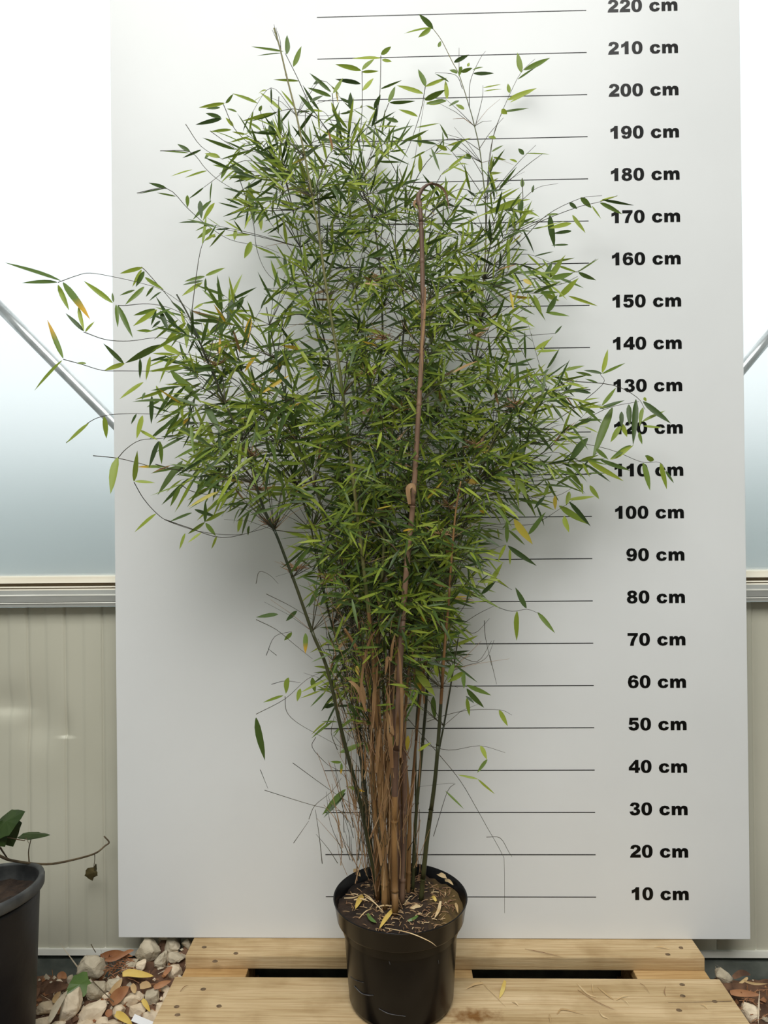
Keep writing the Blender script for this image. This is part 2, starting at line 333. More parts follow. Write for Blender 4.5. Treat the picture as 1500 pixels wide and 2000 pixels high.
GL = {
 '0': [arc(.42, .495, .42, .515), arc(.42, .495, .135, .325)],
 '1': [[(.68, 0), (.37, 0), (.37, .64), (.26, .57), (.10, .52), (.10, .77), (.24, .82), (.36, .90), (.43, 1.01), (.68, 1.01)]],
 '2': [[(0, 0), (.84, 0), (.84, .24), (.42, .24), (.55, .33), (.72, .45), (.82, .58), (.84, .72), (.78, .87), (.64, .97), (.43, 1.01), (.22, .98), (.09, .89), (.03, .70), (.31, .67), (.33, .76), (.38, .81), (.45, .82), (.53, .79), (.56, .71), (.53, .63), (.42, .53), (.22, .38), (.08, .24), (.02, .1)]],
 '3': [[(.31, .69), (.04, .74), (.10, .89), (.22, .98), (.42, 1.01), (.64, .97), (.77, .87), (.80, .74), (.75, .62), (.64, .54), (.76, .47), (.83, .38), (.84, .28), (.79, .13), (.65, .02), (.42, -.02), (.20, .01), (.07, .11), (0, .28), (.29, .32), (.33, .22), (.42, .18), (.52, .21), (.56, .30), (.52, .39), (.42, .43), (.34, .42), (.355, .62), (.41, .61), (.49, .64), (.53, .72), (.49, .79), (.42, .82), (.34, .79)]],
 '4': [[(.47, 0), (.75, 0), (.75, .19), (.87, .19), (.87, .41), (.75, .41), (.75, 1.01), (.50, 1.01), (-.01, .42), (-.01, .19), (.47, .19)], [(.47, .41), (.24, .41), (.47, .69)]],
 '5': [[(.10, 1), (.78, 1), (.78, .78), (.33, .78), (.31, .66), (.40, .69), (.49, .70), (.68, .65), (.81, .52), (.84, .36), (.79, .16), (.65, .02), (.42, -.02), (.20, .01), (.07, .10), (0, .27), (.29, .30), (.33, .21), (.42, .18), (.52, .22), (.56, .34), (.52, .46), (.42, .50), (.34, .48), (.28, .43), (.04, .46)]],
 '6': [six, arc(.43, .33, .14, .16, 2)],
 '7': [[(.02, 1), (.83, 1), (.83, .82), (.70, .65), (.60, .45), (.53, .24), (.50, 0), (.21, 0), (.25, .25), (.33, .47), (.45, .67), (.54, .77), (.02, .77)]],
 '8': [[(.42, 1.01), (.63, .98), (.76, .88), (.80, .76), (.76, .64), (.66, .56), (.79, .46), (.84, .30), (.79, .13), (.65, .02), (.42, -.02), (.19, .02), (.05, .13), (0, .30), (.05, .46), (.18, .56), (.08, .64), (.04, .76), (.08, .88), (.21, .98)], arc(.42, .73, .115, .095, 2), arc(.42, .29, .14, .125, 2)],
 'c': [[(.82, .49), (.56, .45), (.53, .53), (.45, .56), (.35, .52), (.30, .37), (.34, .22), (.44, .17), (.53, .20), (.57, .29), (.84, .26), (.78, .11), (.65, .01), (.43, -.02), (.22, .02), (.06, .16), (0, .37), (.05, .56), (.20, .70), (.43, .75), (.64, .72), (.76, .63)]],
 'm': [[(0, 0), (0, .73), (.27, .73), (.27, .63), (.36, .72), (.49, .75), (.62, .72), (.70, .63), (.82, .73), (.95, .75), (1.10, .72), (1.21, .62), (1.24, .46), (1.24, 0), (.95, 0), (.95, .41), (.92, .50), (.86, .52), (.79, .49), (.765, .39), (.765, 0), (.475, 0), (.475, .40), (.45, .50), (.385, .52), (.315, .48), (.29, .37), (.29, 0)]],
}
GL['9'] = [[(.85 - x, .99 - y) for x, y in L_] for L_ in GL['6']]
ADV = {'c': .97, 'm': 1.24, ' ': .47}
def word(text, xr, zbase, h):
    W = sum(ADV.get(c, .93) for c in text); cu = bpy.data.curves.new('height_number', 'CURVE'); cu.dimensions = '2D'; cu.fill_mode = 'FRONT'
    x = 0
    for c in text:
        for loop in GL.get(c, []):
            s = cu.splines.new('POLY'); s.points.add(len(loop) - 1); s.use_cyclic_u = True
            for q, (a, b) in zip(s.points, loop): q.co = ((x + a - W) * h, b * h, 0, 1)
        x += ADV.get(c, .93)
    tmp = bpy.data.objects.new('height_number', cu); COL.objects.link(tmp)
    dg = bpy.context.evaluated_depsgraph_get(); me = bpy.data.meshes.new_from_object(tmp.evaluated_get(dg))
    bpy.data.objects.remove(tmp); me.name = 'height_number'; me.materials.clear(); me.materials.append(m_ink)
    me.transform(Matrix.Translation((xr, -.0005, zbase)) @ Matrix.Rotation(math.pi / 2, 4, 'X'))
    o = bpy.data.objects.new('height_number', me); link(o, hb); o.matrix_parent_inverse = Matrix.Translation(-Vector(hb.location))
    o['label'] = 'printed number ' + text
for k in range(1, 23):
    xr = at(1323 + (22 - k) * 22 / 21., 13 + (22 - k) * 82.5, 0).x
    word('%d cm' % (k * 10), xr, k * .1 - .0065, .0300)

# ------------------------------------------------------------------ pallet
PX0, PX1 = -.505, .678
pal = empty('wooden_pallet', (.09, -.2, GZ), 'rough softwood pallet under the potted bamboo and white board', 'pallet')
TH = .030
def plank(x0, x1, y0, y1, z0, z1, mt, nails=(), name='plank'):
    o = box(name, (x0, y0, z0), (x1, y1, z1), mt, pal, .0025, 2)
    for (nx, ny) in nails:
        p = atz(nx, ny, z1 + .0004)
        bm = bmesh.new(); bmesh.ops.create_cone(bm, cap_ends=True, segments=10, radius1=.0045, radius2=.0038, depth=.0016)
        for v in bm.verts: v.co = Vector((v.co.x * R_(1.1, 1.6), v.co.y, v.co.z)) + p
        nl = from_bm('nail', bm, m_nail, None); nl.parent = o; nl.matrix_parent_inverse = o.matrix_parent_inverse.copy()
        nl.matrix_parent_inverse = Matrix.Translation(-Vector(pal.location)) if False else Matrix.Identity(4)
    return o
plank(PX0, PX1, -.068, .062, -TH, 0, m_wood, [(399, 1850), (461, 1862), (420, 1877), (1330, 1851), (1304, 1864)])
plank(PX0, PX1, -.288, -.142, -TH, 0, m_wood, [(397, 1932), (345, 1966), (428, 1965), (347, 1982), (1332, 1923), (1396, 1956), (1326, 1973), (1333, 1945)])
for a, b in ((-.45, -.31), (-.62, -.475), (-.80, -.65)): plank(PX0, PX1, a, b, -TH, 0, m_wood)
for a, b in ((PX0, -.36), (.012, .152), (.517, PX1)):
    plank(a, b, -.80, .062, -TH - .022, -TH, m_wood2, name='cross_board')
    for y in (-.80, -.42, -.08):
        box('block', (a + .01, y, GZ + .02), (b - .01, y + .14, -TH - .022), m_wood2, pal, .002, 1)
    plank(a, b, -.80, .062, GZ, GZ + .02, m_wood2, name='cross_board')

# ------------------------------------------------------------------ potted bamboo: pot and soil
PC = Vector((-.0085, -.205, 0)); PR = .140; RIMZ = .2125
bam = empty('potted_bamboo', PC, 'tall leafy bamboo clump growing in a glossy black nursery pot', 'plant')
prof = [(.001, .002), (.100, .002), (.107, .006), (.109, .012), (.1180, .150), (.1190, .169), (.1245, .169), (.1310, .171), (.1325, .174), (.1380, RIMZ - .004), (.1395, RIMZ - .001), (.1400, RIMZ), (.1385, RIMZ + .001),
        (.1365, RIMZ - .001), (.1250, .17), (.121, .150)]
pt = lathe('pot', prof, m_pot, None, 96, lambda v: v + PC); pt.parent = bam; pt.matrix_parent_inverse = Matrix.Translation(-PC)
SZ = .196
def soilz(x, y):
    r = math.hypot(x, y) / .135
    return SZ + .010 * noise.noise(Vector((x * 22, y * 22, 3))) + .006 * noise.noise(Vector((x * 70, y * 70, 1))) + .012 * (1 - r * r) - .006
V, Fc, mi = [Vector((0, 0, soilz(0, 0)))], [], []
for i in range(1, 25):
    for k in range(72):
        r = .1330 * i / 24; q = 2 * math.pi * k / 72; x, y = r * math.cos(q), r * math.sin(q); V.append(Vector((x, y, soilz(x, y))))
for k in range(72): Fc.append((0, 1 + k, 1 + (k + 1) % 72))
for i in range(23):
    for k in range(72):
        a = 1 + i * 72 + k; b = 1 + i * 72 + (k + 1) % 72; Fc.append((a, a + 72, b + 72, b))
so = mesh('soil', [v + PC for v in V], Fc, m_soil, bam, True)
# scuff marks on the pot
def on_pot(px, py, off=.0006):
    d = ray(px, py); best = None
    for i in range(4000):
        t = 1.0 + i * .0003; p = CAM + d * t
        rr = math.hypot(p.x - PC.x, p.y - PC.y); rz = .109 + (.1185 - .109) * (p.z - .012) / .138
        if rr < rz + off: return p
    return CAM + d * 1.4
for pts, wd in (([(692, 1926), (706, 1940), (720, 1944), (729, 1944)], .0018), ([(684, 1908), (698, 1916), (710, 1919)], .0012), ([(740, 1970), (760, 1980), (792, 1985)], .0014), ([(760, 1878), (762, 1884)], .0012), ([(856, 1876), (857, 1882)], .0012)):
    V, Fc = [], []; tube_geo(V, Fc, catmull([on_pot(*p) for p in pts], 4) if len(pts) > 2 else [on_pot(*p) for p in pts], [wd * .5] * (4 * (len(pts) - 1) + 1 if len(pts) > 2 else 2), 5)
    so = mesh('scuff_mark', V, Fc, m_scuff, bam)

# ------------------------------------------------------------------ bamboo
TOPZ = -.017
def Yf(px, py):
    """depth of the clump at a place in the crown: left wing reaches forward, the top leans back to the board"""
    y = -.19
    if py < 620: y += .10 * (620 - py) / 620
    if px < 620 and py > 430: y -= .20 * (620 - px) / 620 * min(1, (py - 430) / 150)
    if px > 860: y += .05 * min(1, (px - 860) / 250)
    return min(y, TOPZ - .01)

def pot_base(px, py): return atz(px, py, SZ + .002)
CULM = [  # path in the picture, half widths (base, top) in px, depth at the top, materials (lower, upper), share of lower
 ([(742, 1760), (722, 1660), (704, 1570), (670, 1440), (640, 1310), (610, 1235), (580, 1150), (563, 1105), (540, 1045), (510, 980), (485, 890), (450, 810), (420, 740), (395, 680), (370, 620), (345, 575)], 4.6, 1.5, -.31, m_dkc, m_dkc),
 ([(758, 1770), (745, 1600), (737, 1450), (728, 1280), (715, 1150), (702, 1040), (690, 940), (677, 830), (660, 700), (640, 580), (620, 440), (600, 330), (580, 230), (560, 150), (547, 95), (535, 55)], 5.2, 1.4, -.27, m_tan, m_olv),
 ([(772, 1787), (770, 1600), (776, 1420), (784, 1250), (795, 1100), (805, 1000), (812, 900), (820, 760), (826, 640), (825, 540), (823, 450), (820, 395)], 6.8, 4.2, -.29, m_tan, m_pur),
 ([(822, 1760), (834, 1640), (850, 1520), (860, 1390), (868, 1270), (876, 1180), (882, 1090), (890, 1000), (900, 940)], 5.0, 1.5, -.26, m_dkc, m_tan),
 ([(806, 1742), (812, 1600), (830, 1400), (845, 1200), (862, 1050), (878, 980), (897, 930), (913, 817), (925, 730), (935, 650), (942, 580), (947, 510), (949, 457), (948, 393), (943, 343), (937, 293), (927, 247), (917, 210), (897, 147), (883, 120), (863, 80), (845, 55)], 3.6, .6, -.06, m_dkc, m_olv),
 ([(748, 1752), (742, 1500), (738, 1300), (742, 1150), (745, 1000), (742, 850), (740, 740), (747, 660), (746, 600), (745, 543), (739, 500), (733, 450), (720, 398), (705, 381), (683, 312), (657, 277), (610, 212), (580, 150), (557, 104)], 4.4, .6, -.10, m_olv, m_dkc),
 ([(735, 1752), (715, 1560), (700, 1400), (690, 1250), (680, 1120), (668, 1000), (660, 850), (652, 770), (640, 690), (615, 600), (590, 500), (570, 400), (550, 330)], 3.8, .9, -.13, m_dkc, m_dkc),
 ([(785, 1768), (790, 1600), (788, 1450), (776, 1250), (760, 1120), (750, 1000), (738, 880), (722, 780), (705, 640), (680, 500), (650, 380)], 5.4, .9, -.12, m_pur, m_olv),
 ([(752, 1775), (748, 1600), (742, 1430), (735, 1300), (741, 1200), (748, 1100), (752, 1000), (760, 900), (775, 760)], 6.5, 1.5, -.22, m_tan, m_olv),
 ([(797, 1752), (800, 1600), (790, 1450), (800, 1300), (830, 1150), (850, 1000), (860, 880), (850, 760), (840, 640), (830, 500), (800, 400), (780, 330)], 4.0, .9, -.10, m_tan, m_olv),
 ([(728, 1706), (712, 1590), (706, 1500), (692, 1400), (668, 1290), (640, 1190), (620, 1100), (600, 1000), (560, 900), (520, 820), (470, 720)], 2.8, 1.0, -.20, m_dkc, m_dkc),
 ([(790, 1748), (808, 1500), (830, 1300), (870, 1150), (905, 1030), (945, 900), (1000, 805), (1060, 770), (1120, 740)], 3.2, .9, -.16, m_tan, m_olv),
 ([(765, 1762), (757, 1500), (760, 1300), (790, 1100), (800, 950), (795, 800), (785, 700), (790, 600), (770, 480), (745, 380)], 4.5, .9, -.14, m_tan, m_dkc),
 ([(812, 1712), (812, 1500), (815, 1380), (835, 1260), (850, 1150), (880, 1040), (930, 960), (990, 920), (1060, 900)], 2.0, .8, -.12, m_dkc, m_dkc),
 ([(838, 1600), (855, 1480), (870, 1400), (885, 1310), (896, 1240)], 2.4, 1.2, -.20, m_dkc, m_dkc),
 ([(744, 1740), (728, 1560), (724, 1430), (716, 1300), (690, 1180), (640, 1020), (580, 860), (540, 700), (520, 600)], 4.0, 1.0, -.24, m_tan, m_dkc),
 ([(779, 1755), (778, 1560), (768, 1420), (765, 1260), (770, 1150)], 5.6, 3.0, -.19, m_pur, m_pur),
 ([(738, 1762), (733, 1600), (728, 1480), (722, 1370), (718, 1290)], 5.0, 3.0, -.23, m_tan, m_tan),
 ([(763, 1740), (762, 1560), (752, 1420), (748, 1330)], 4.4, 2.5, -.17, m_olv, m_olv),
 ([(791, 1735), (786, 1580), (782, 1480), (790, 1400)], 4.4, 2.2, -.16, m_tan, m_tan),
 ([(722, 1312), (705, 1280), (690, 1255), (673, 1228)], 4.5, 2.6, -.25, m_tan, m_tan),
]
NODES = []          # branching places (point, picture x, picture y)
culms = []
for ci, (path, r0, r1, yt, ma, mb) in enumerate(CULM):
    if path[0][1] > 1650: Y0 = pot_base(*path[0]).y
    else: Y0 = Yf(*path[0]) - .03
    ytop = path[-1][1]; ybot = path[0][1]
    pts = [at(x, y, Y0 + (yt - Y0) * ((ybot - y) / (ybot - ytop)) ** .8) for x, y in path]
    P = catmull(pts, 8); n = len(P)
    seg = [0]
    for i in range(1, n): seg.append(seg[-1] + (P[i] - P[i - 1]).length)
    tot = seg[-1]; nodes_at = []; s = .05
    while s < tot: nodes_at.append(s); s += .075 + .07 * (1 - s / tot) + R_(-.01, .01)
    rad = []
    for i in range(n):
        t = seg[i] / tot; r = mm(r0 + (r1 - r0) * t, P[i].y)
        rad.append(r)
    # insert node rings
    P2, R2, S2 = [], [], []
    for i in range(n):
        P2.append(P[i]); R2.append(rad[i]); S2.append(seg[i])
        if i < n - 1:
            for sn in nodes_at:
                if seg[i] < sn < seg[i + 1]:
                    for ds, k in ((-.003, .97), (0, 1.28), (.003, .97)):
                        u = min(1, max(0, (sn + ds - seg[i]) / (seg[i + 1] - seg[i])))
                        P2.append(P[i].lerp(P[i + 1], u)); R2.append((rad[i] + (rad[i + 1] - rad[i]) * u) * k); S2.append(sn + ds)
                    u = (sn - seg[i]) / (seg[i + 1] - seg[i]); q = P[i].lerp(P[i + 1], u)
                    NODES.append((q, ci, sn / tot))
    V, Fc = [], []; tube_geo(V, Fc, P2, R2, 8)
    mi = []
    for i in range(len(P2) - 1):
        z = P2[i].z; lim = {3: .62}.get(ci, .80)
        mi += [0 if z < lim else 1] * 8
    if ci == 2: mi = [0 if P2[i // 8].z < .42 else 1 for i in range(8 * (len(P2) - 1))]
    mi += [0, 1]
    culms.append(mesh('culm', V, Fc, [ma, mb], bam, True, mi))

def proj(p):
    v = p - CAM; d = v.dot(RY); return 750 + F * v.dot(RX) / d, 1000 - F * v.dot(RZ) / d
NP = [(q, *proj(q), ci, t) for q, ci, t in NODES]

YOUNG = .45      # share of fresh leaves, the same everywhere in the crown
LEAVES = []   # (base, tip, width, normal, kind, weight)
TW = []       # thin twigs: (points, radius px, kind)
def add_leaf(b, t, wd, kind=0, wt=0, roll=None):
    d = t - b
    if d.length < .004: return
    for q in (b, t): q.y = min(q.y, TOPZ)
    v = (CAM - b).normalized(); n_ = (v - d * (v.dot(d) / d.length_squared)).normalized()
    up = Vector((0, 0, 1)); n2 = (n_ * 1.0 + up * R_(-.1, .9)).normalized()
    n2 = (n2 - d * (n2.dot(d) / d.length_squared)).normalized()
    a = R_(-.7, .7) if roll is None else roll
    n2 = Matrix.Rotation(a, 3, d.normalized()) @ n2
    if kind == 0 and random.random() < YOUNG: kind = 4
    LEAVES.append((b, t, wd, n2, kind, wt))
def Lf(sc, ox, oy, items, yoff=0, kind=0, wdef=None):
    for it in items:
        x0, y0, x1, y1 = it[:4]; wpx = it[4] if len(it) > 4 else None; k = it[5] if len(it) > 5 else kind
        x0, x1 = ox + x0 / sc, ox + x1 / sc; y0, y1 = oy + y0 / sc, oy + y1 / sc
        l = math.hypot(x1 - x0, y1 - y0)
        Y = Yf(x0, y0) + yoff + R_(-.03, .03)
        b = at(x0, y0, min(Y, TOPZ)); t = at(x1, y1, min(Y + mm(l) * R_(-.45, .25), TOPZ))
        wd = mm((wpx if wpx else max(4.5, min(10, l * .15))) * 1.12, Y)
        add_leaf(b, t, wd, k, 2, R_(-.35, .35))
def Tw(sc, ox, oy, lines, yoff=0, r=.75, kind=0):
    for ln in lines:
        pts = []; y0 = R_(-.015, .015)
        for i in range(0, len(ln), 2):
            x, y = ox + ln[i] / sc, oy + ln[i + 1] / sc; pts.append(at(x, y, min(Yf(x, y) + yoff + y0, TOPZ)))
        TW.append((catmull(pts, 4) if len(pts) > 2 else pts, r, kind, 1))

# --- sprays read off the outline of the crown: (base x, base y, tip x, tip y, width, kind) in enlarged crops
Lf(3, 0, 480, [(355, 205, 25, 90, 9), (335, 215, 130, 218), (340, 230, 405, 380, 9), (370, 215, 525, 425, 13, 2), (460, 360, 490, 500), (490, 500, 385, 395), (500, 505, 550, 440), (660, 335, 488, 203, 9), (680, 345, 690, 480),
    (690, 350, 780, 540, 9), (665, 330, 655, 270), (835, 128, 700, 162), (830, 140, 775, 240), (845, 150, 795, 240, 8), (850, 185, 960, 260), (845, 240, 735, 345), (790, 260, 700, 290), (900, 240, 850, 300), (945, 270, 870, 320),
    (910, 370, 780, 410), (920, 375, 780, 470), (915, 380, 885, 470), (1000, 370, 870, 430), (940, 440, 890, 480), (940, 380, 985, 500, 9), (370, 660, 275, 430, 9, 2), (365, 672, 195, 848, 9), (505, 690, 450, 683), (725, 690, 605, 573, 8),
    (730, 690, 610, 730, 8), (940, 580, 730, 690, 12), (890, 500, 795, 495), (840, 800, 700, 900, 9), (880, 650, 855, 790), (820, 660, 820, 780), (915, 820, 970, 940), (890, 880, 885, 1045, 8), (940, 905, 860, 945), (850, 860, 830, 900),
    (610, 1000, 625, 1130, 9), (520, 1040, 388, 1158), (835, 995, 800, 1130, 9), (800, 985, 765, 1045), (820, 1080, 925, 1140), (930, 1145, 870, 1300, 8), (935, 1145, 950, 1280, 8), (690, 1240, 640, 1450, 14), (785, 1380, 805, 1200, 9),
    (790, 1380, 910, 1390), (960, 1295, 800, 1295, 6, 2), (915, 1570, 785, 1677, 8), (1125, 1565, 990, 1620), (1140, 1545, 1270, 1590), (1200, 1620, 1205, 1490), (1205, 1615, 1330, 1550), (1200, 1620, 1100, 1690), (1205, 1625, 1265, 1700, 8),
    (1270, 1700, 1240, 1780), (1180, 1680, 1100, 1740), (1085, 1685, 1050, 1780), (1060, 1405, 995, 1530), (1070, 1260, 920, 1460, 12), (955, 580, 1060, 640, 11), (1000, 730, 1180, 920, 16), (1200, 925, 1295, 1100, 12), (1090, 450, 960, 570, 9),
    (1095, 455, 1185, 560, 9), (1470, 420, 1425, 600, 10, 1), (1500, 640, 1430, 740, 8, 1), (1490, 780, 1475, 850, 6, 1), (1105, 1010, 1065, 1050, 7, 1), (1375, 280, 1330, 450, 12), (1425, 300, 1385, 385, 9), (1205, 175, 1320, 128),
    (1200, 180, 1080, 210), (1190, 205, 1070, 230), (1185, 215, 1065, 295), (1205, 190, 1205, 280), (1270, 220, 1310, 310), (1190, 340, 1130, 370), (1290, 400, 1300, 560, 8), (1100, 460, 1090, 600, 9), (1160, 1250, 1290, 1235), (1130, 1150, 1145, 1240),
    (1370, 1080, 1250, 1130), (1210, 1030, 1260, 1180, 9), (1130, 1380, 1290, 1415, 8), (1320, 1460, 1230, 1530), (1330, 1470, 1280, 1550), (1420, 1590, 1390, 1680, 8), (1460, 1640, 1450, 1700)])
Tw(3, 0, 480, [(340, 215, 450, 175, 530, 160, 680, 185, 830, 220, 960, 265, 1150, 400), (690, 350, 740, 350, 870, 340, 1010, 370, 1160, 450), (830, 125, 870, 165, 1020, 340, 1120, 480), (370, 665, 480, 695, 600, 730, 720, 733, 850, 735, 1010, 740, 1250, 800),
    (490, 505, 620, 550, 760, 558, 950, 540, 1150, 600), (388, 1155, 520, 1035, 620, 995, 720, 985, 850, 985, 1000, 1000, 1350, 1100), (690, 1245, 740, 1190, 820, 1140, 930, 1130, 1050, 1130, 1400, 1200), (545, 1230, 690, 1245, 800, 1270, 950, 1305, 1150, 1300, 1480, 1230),
    (785, 1385, 840, 1480, 920, 1570, 1000, 1620, 1200, 1680, 1430, 1690, 1560, 1620), (970, 1605, 1100, 1650, 1300, 1710, 1500, 1670, 1590, 1640), (910, 1280, 1100, 1320, 1400, 1280), (1060, 1400, 1130, 1440, 1280, 1460, 1480, 1420)])
Lf(2.5, 900, 300, [(680, 232, 765, 205), (690, 225, 845, 253, 5), (680, 240, 790, 295, 7), (585, 215, 640, 265, 9), (530, 240, 570, 270, 8), (545, 300, 608, 388), (435, 300, 455, 460, 11), (640, 255, 685, 315, 3), (420, 300, 480, 290), (540, 340, 430, 365, 8),
    (540, 378, 450, 390, 6), (525, 445, 440, 448, 4), (300, 165, 300, 118, 7), (350, 190, 355, 150), (310, 270, 385, 308), (300, 225, 290, 310, 8), (300, 225, 100, 300, 11), (400, 625, 450, 525, 9), (435, 605, 500, 510, 11), (440, 610, 550, 585, 10),
    (570, 580, 675, 510, 4), (575, 580, 660, 620, 7), (480, 700, 575, 608, 11), (525, 695, 670, 745, 5), (410, 660, 490, 620, 8), (400, 680, 480, 720, 8), (420, 775, 475, 690, 10), (415, 775, 530, 795, 10), (355, 690, 395, 785, 8), (460, 880, 495, 835),
    (360, 960, 440, 905, 8), (370, 965, 480, 962), (305, 615, 350, 640, 8, 1), (690, 1070, 720, 955, 8), (690, 1075, 805, 1022, 5), (690, 1075, 600, 1055), (640, 1085, 560, 1065), (520, 1100, 505, 1050), (500, 1060, 605, 1035), (520, 1160, 550, 1105),
    (635, 1170, 535, 1150), (670, 1120, 605, 1100), (690, 1230, 760, 1140, 8), (680, 1245, 800, 1205, 8), (655, 1265, 560, 1235), (640, 1300, 560, 1330), (890, 1210, 1025, 1318, 10), (890, 1330, 985, 1340, 6), (885, 1310, 1000, 1252, 6), (855, 1200, 840, 1425, 11),
    (820, 1225, 825, 1330, 9), (785, 1260, 785, 1335, 8), (890, 1240, 870, 1330, 7), (740, 1240, 640, 1490, 14), (790, 1320, 810, 1385, 8), (780, 1330, 730, 1410, 9), (870, 1360, 885, 1420, 6), (830, 1425, 730, 1490, 8), (900, 1475, 945, 1498, 9), (895, 1190, 905, 1210, 5),
    (130, 1080, 150, 1190, 10), (150, 1180, 220, 1080, 9), (290, 1110, 365, 1120), (200, 1140, 260, 1060, 8), (330, 1160, 410, 1150, 9), (420, 1170, 520, 1190, 8), (470, 1180, 540, 1250, 8), (80, 820, 10, 870), (200, 780, 175, 880, 8), (240, 790, 210, 840, 8)])
Tw(2.5, 900, 300, [(130, 570, 300, 420, 420, 300, 580, 220, 690, 205), (120, 480, 350, 350, 560, 265, 680, 235, 765, 205), (0, 700, 200, 640, 420, 600, 570, 575, 660, 515), (100, 900, 300, 890, 460, 878), (300, 1400, 500, 1280, 690, 1130, 680, 1075),
    (520, 1110, 740, 1130, 860, 1190, 900, 1250), (300, 1420, 440, 1390, 700, 1250, 870, 1210), (110, 720, 300, 660, 480, 640, 570, 600), (90, 900, 250, 800, 400, 690), (100, 370, 200, 400, 350, 340, 430, 300), (180, 180, 320, 60, 400, 0), (300, 120, 295, 300, 200, 440)])
Lf(2.5, 800, 800, [(870, 250, 1045, 350, 9), (930, 245, 1080, 300, 8), (980, 243, 1095, 175, 9), (910, 190, 970, 245, 8), (765, 280, 845, 380, 9), (770, 270, 885, 280, 8), (845, 260, 880, 330), (880, 370, 925, 438, 8), (840, 360, 845, 415), (1140, 260, 1175, 395, 10),
    (1225, 260, 1255, 390, 9), (1250, 300, 1290, 360, 5), (1190, 250, 1155, 230, 9), (775, 440, 905, 425, 8), (780, 450, 885, 570, 8), (730, 470, 870, 560, 12), (755, 520, 775, 600, 9), (780, 400, 765, 470, 8), (710, 420, 710, 490, 7, 1), (510, 535, 600, 660, 13, 1),
    (580, 610, 665, 500, 9), (475, 650, 475, 520, 7), (480, 665, 620, 765, 9), (470, 660, 430, 740, 7), (495, 590, 560, 570), (490, 680, 490, 760), (660, 420, 680, 362, 7), (660, 425, 605, 485, 6), (520, 310, 575, 440, 11), (560, 180, 515, 290, 12), (870, 140, 770, 260, 13),
    (570, 970, 515, 868, 9), (525, 985, 520, 1130, 9), (625, 990, 710, 1092, 8), (380, 870, 455, 745, 10), (330, 840, 445, 830, 8), (350, 900, 420, 840, 8), (185, 275, 270, 275, 6, 1), (270, 345, 345, 360, 10, 1), (350, 210, 385, 195, 7, 1), (340, 480, 370, 510, 6, 1),
    (150, 580, 225, 800, 12, 3), (30, 740, 115, 745, 8), (165, 730, 205, 780, 9), (20, 305, 100, 325, 10)])
Tw(2.5, 800, 800, [(500, 200, 700, 150, 960, 190, 1130, 255, 1220, 258, 1260, 310), (500, 320, 640, 300, 780, 260, 900, 250), (300, 900, 420, 960, 500, 985, 575, 975, 640, 1000), (200, 620, 420, 560, 600, 560, 740, 480, 800, 440), (220, 560, 450, 480, 600, 430, 720, 420, 790, 385),
    (160, 800, 300, 820, 420, 840, 500, 880), (200, 760, 350, 700, 470, 660), (250, 1070, 320, 1090, 390, 1020), (365, 1030, 370, 1110, 400, 1250), (220, 1190, 330, 1230, 400, 1130), (240, 1060, 330, 1000, 410, 960)], r=.6)
Lf(3, 500, 1100, [(935, 620, 1050, 780, 14), (940, 650, 965, 750, 9, 2), (1040, 780, 1045, 920, 10), (1220, 635, 1120, 700, 9), (1160, 590, 1120, 690, 9), (1220, 640, 1215, 735, 8), (1235, 715, 1380, 775, 8), (1235, 735, 1335, 850, 10), (1235, 790, 1250, 895, 7), (1230, 780, 1280, 820),
    (1425, 860, 1475, 955, 8), (1075, 480, 1060, 580, 9), (1050, 590, 1065, 670, 8), (1315, 1070, 1355, 1150, 8), (1355, 1150, 1295, 1228, 6), (1300, 1265, 1180, 1240, 4), (1300, 1265, 1400, 1355, 4), (1110, 1335, 1220, 1440, 4), (950, 1100, 1025, 1050, 7), (1170, 600, 1300, 700, 4),
    (0, 905, 50, 1160, 12), (130, 300, 0, 315, 8), (525, 1325, 385, 1475, 10), (525, 1345, 395, 1490, 7), (490, 1110, 640, 1050, 10), (640, 1045, 715, 1190, 9, 2), (240, 280, 175, 340, 8), (365, 155, 305, 260, 9), (420, 170, 375, 250, 8), (290, 410, 290, 530, 9, 2), (210, 405, 165, 455, 7),
    (190, 670, 170, 765, 10), (330, 670, 345, 760, 9), (260, 735, 240, 810, 8), (160, 775, 40, 815, 5), (835, 950, 835, 1040, 6, 1), (890, 1010, 885, 1105, 8, 1), (840, 1020, 845, 1140, 8), (610, 690, 520, 670, 8), (540, 1310, 640, 1340, 6, 2), (500, 1165, 435, 1165, 5), (500, 1170, 500, 1240, 5, 2),
    (800, 1010, 815, 1190, 8, 2), (590, 600, 600, 660, 7, 1), (970, 300, 985, 345, 6, 1), (400, 845, 480, 820, 7), (540, 820, 600, 900, 9), (480, 600, 420, 660, 9)], yoff=-.03)
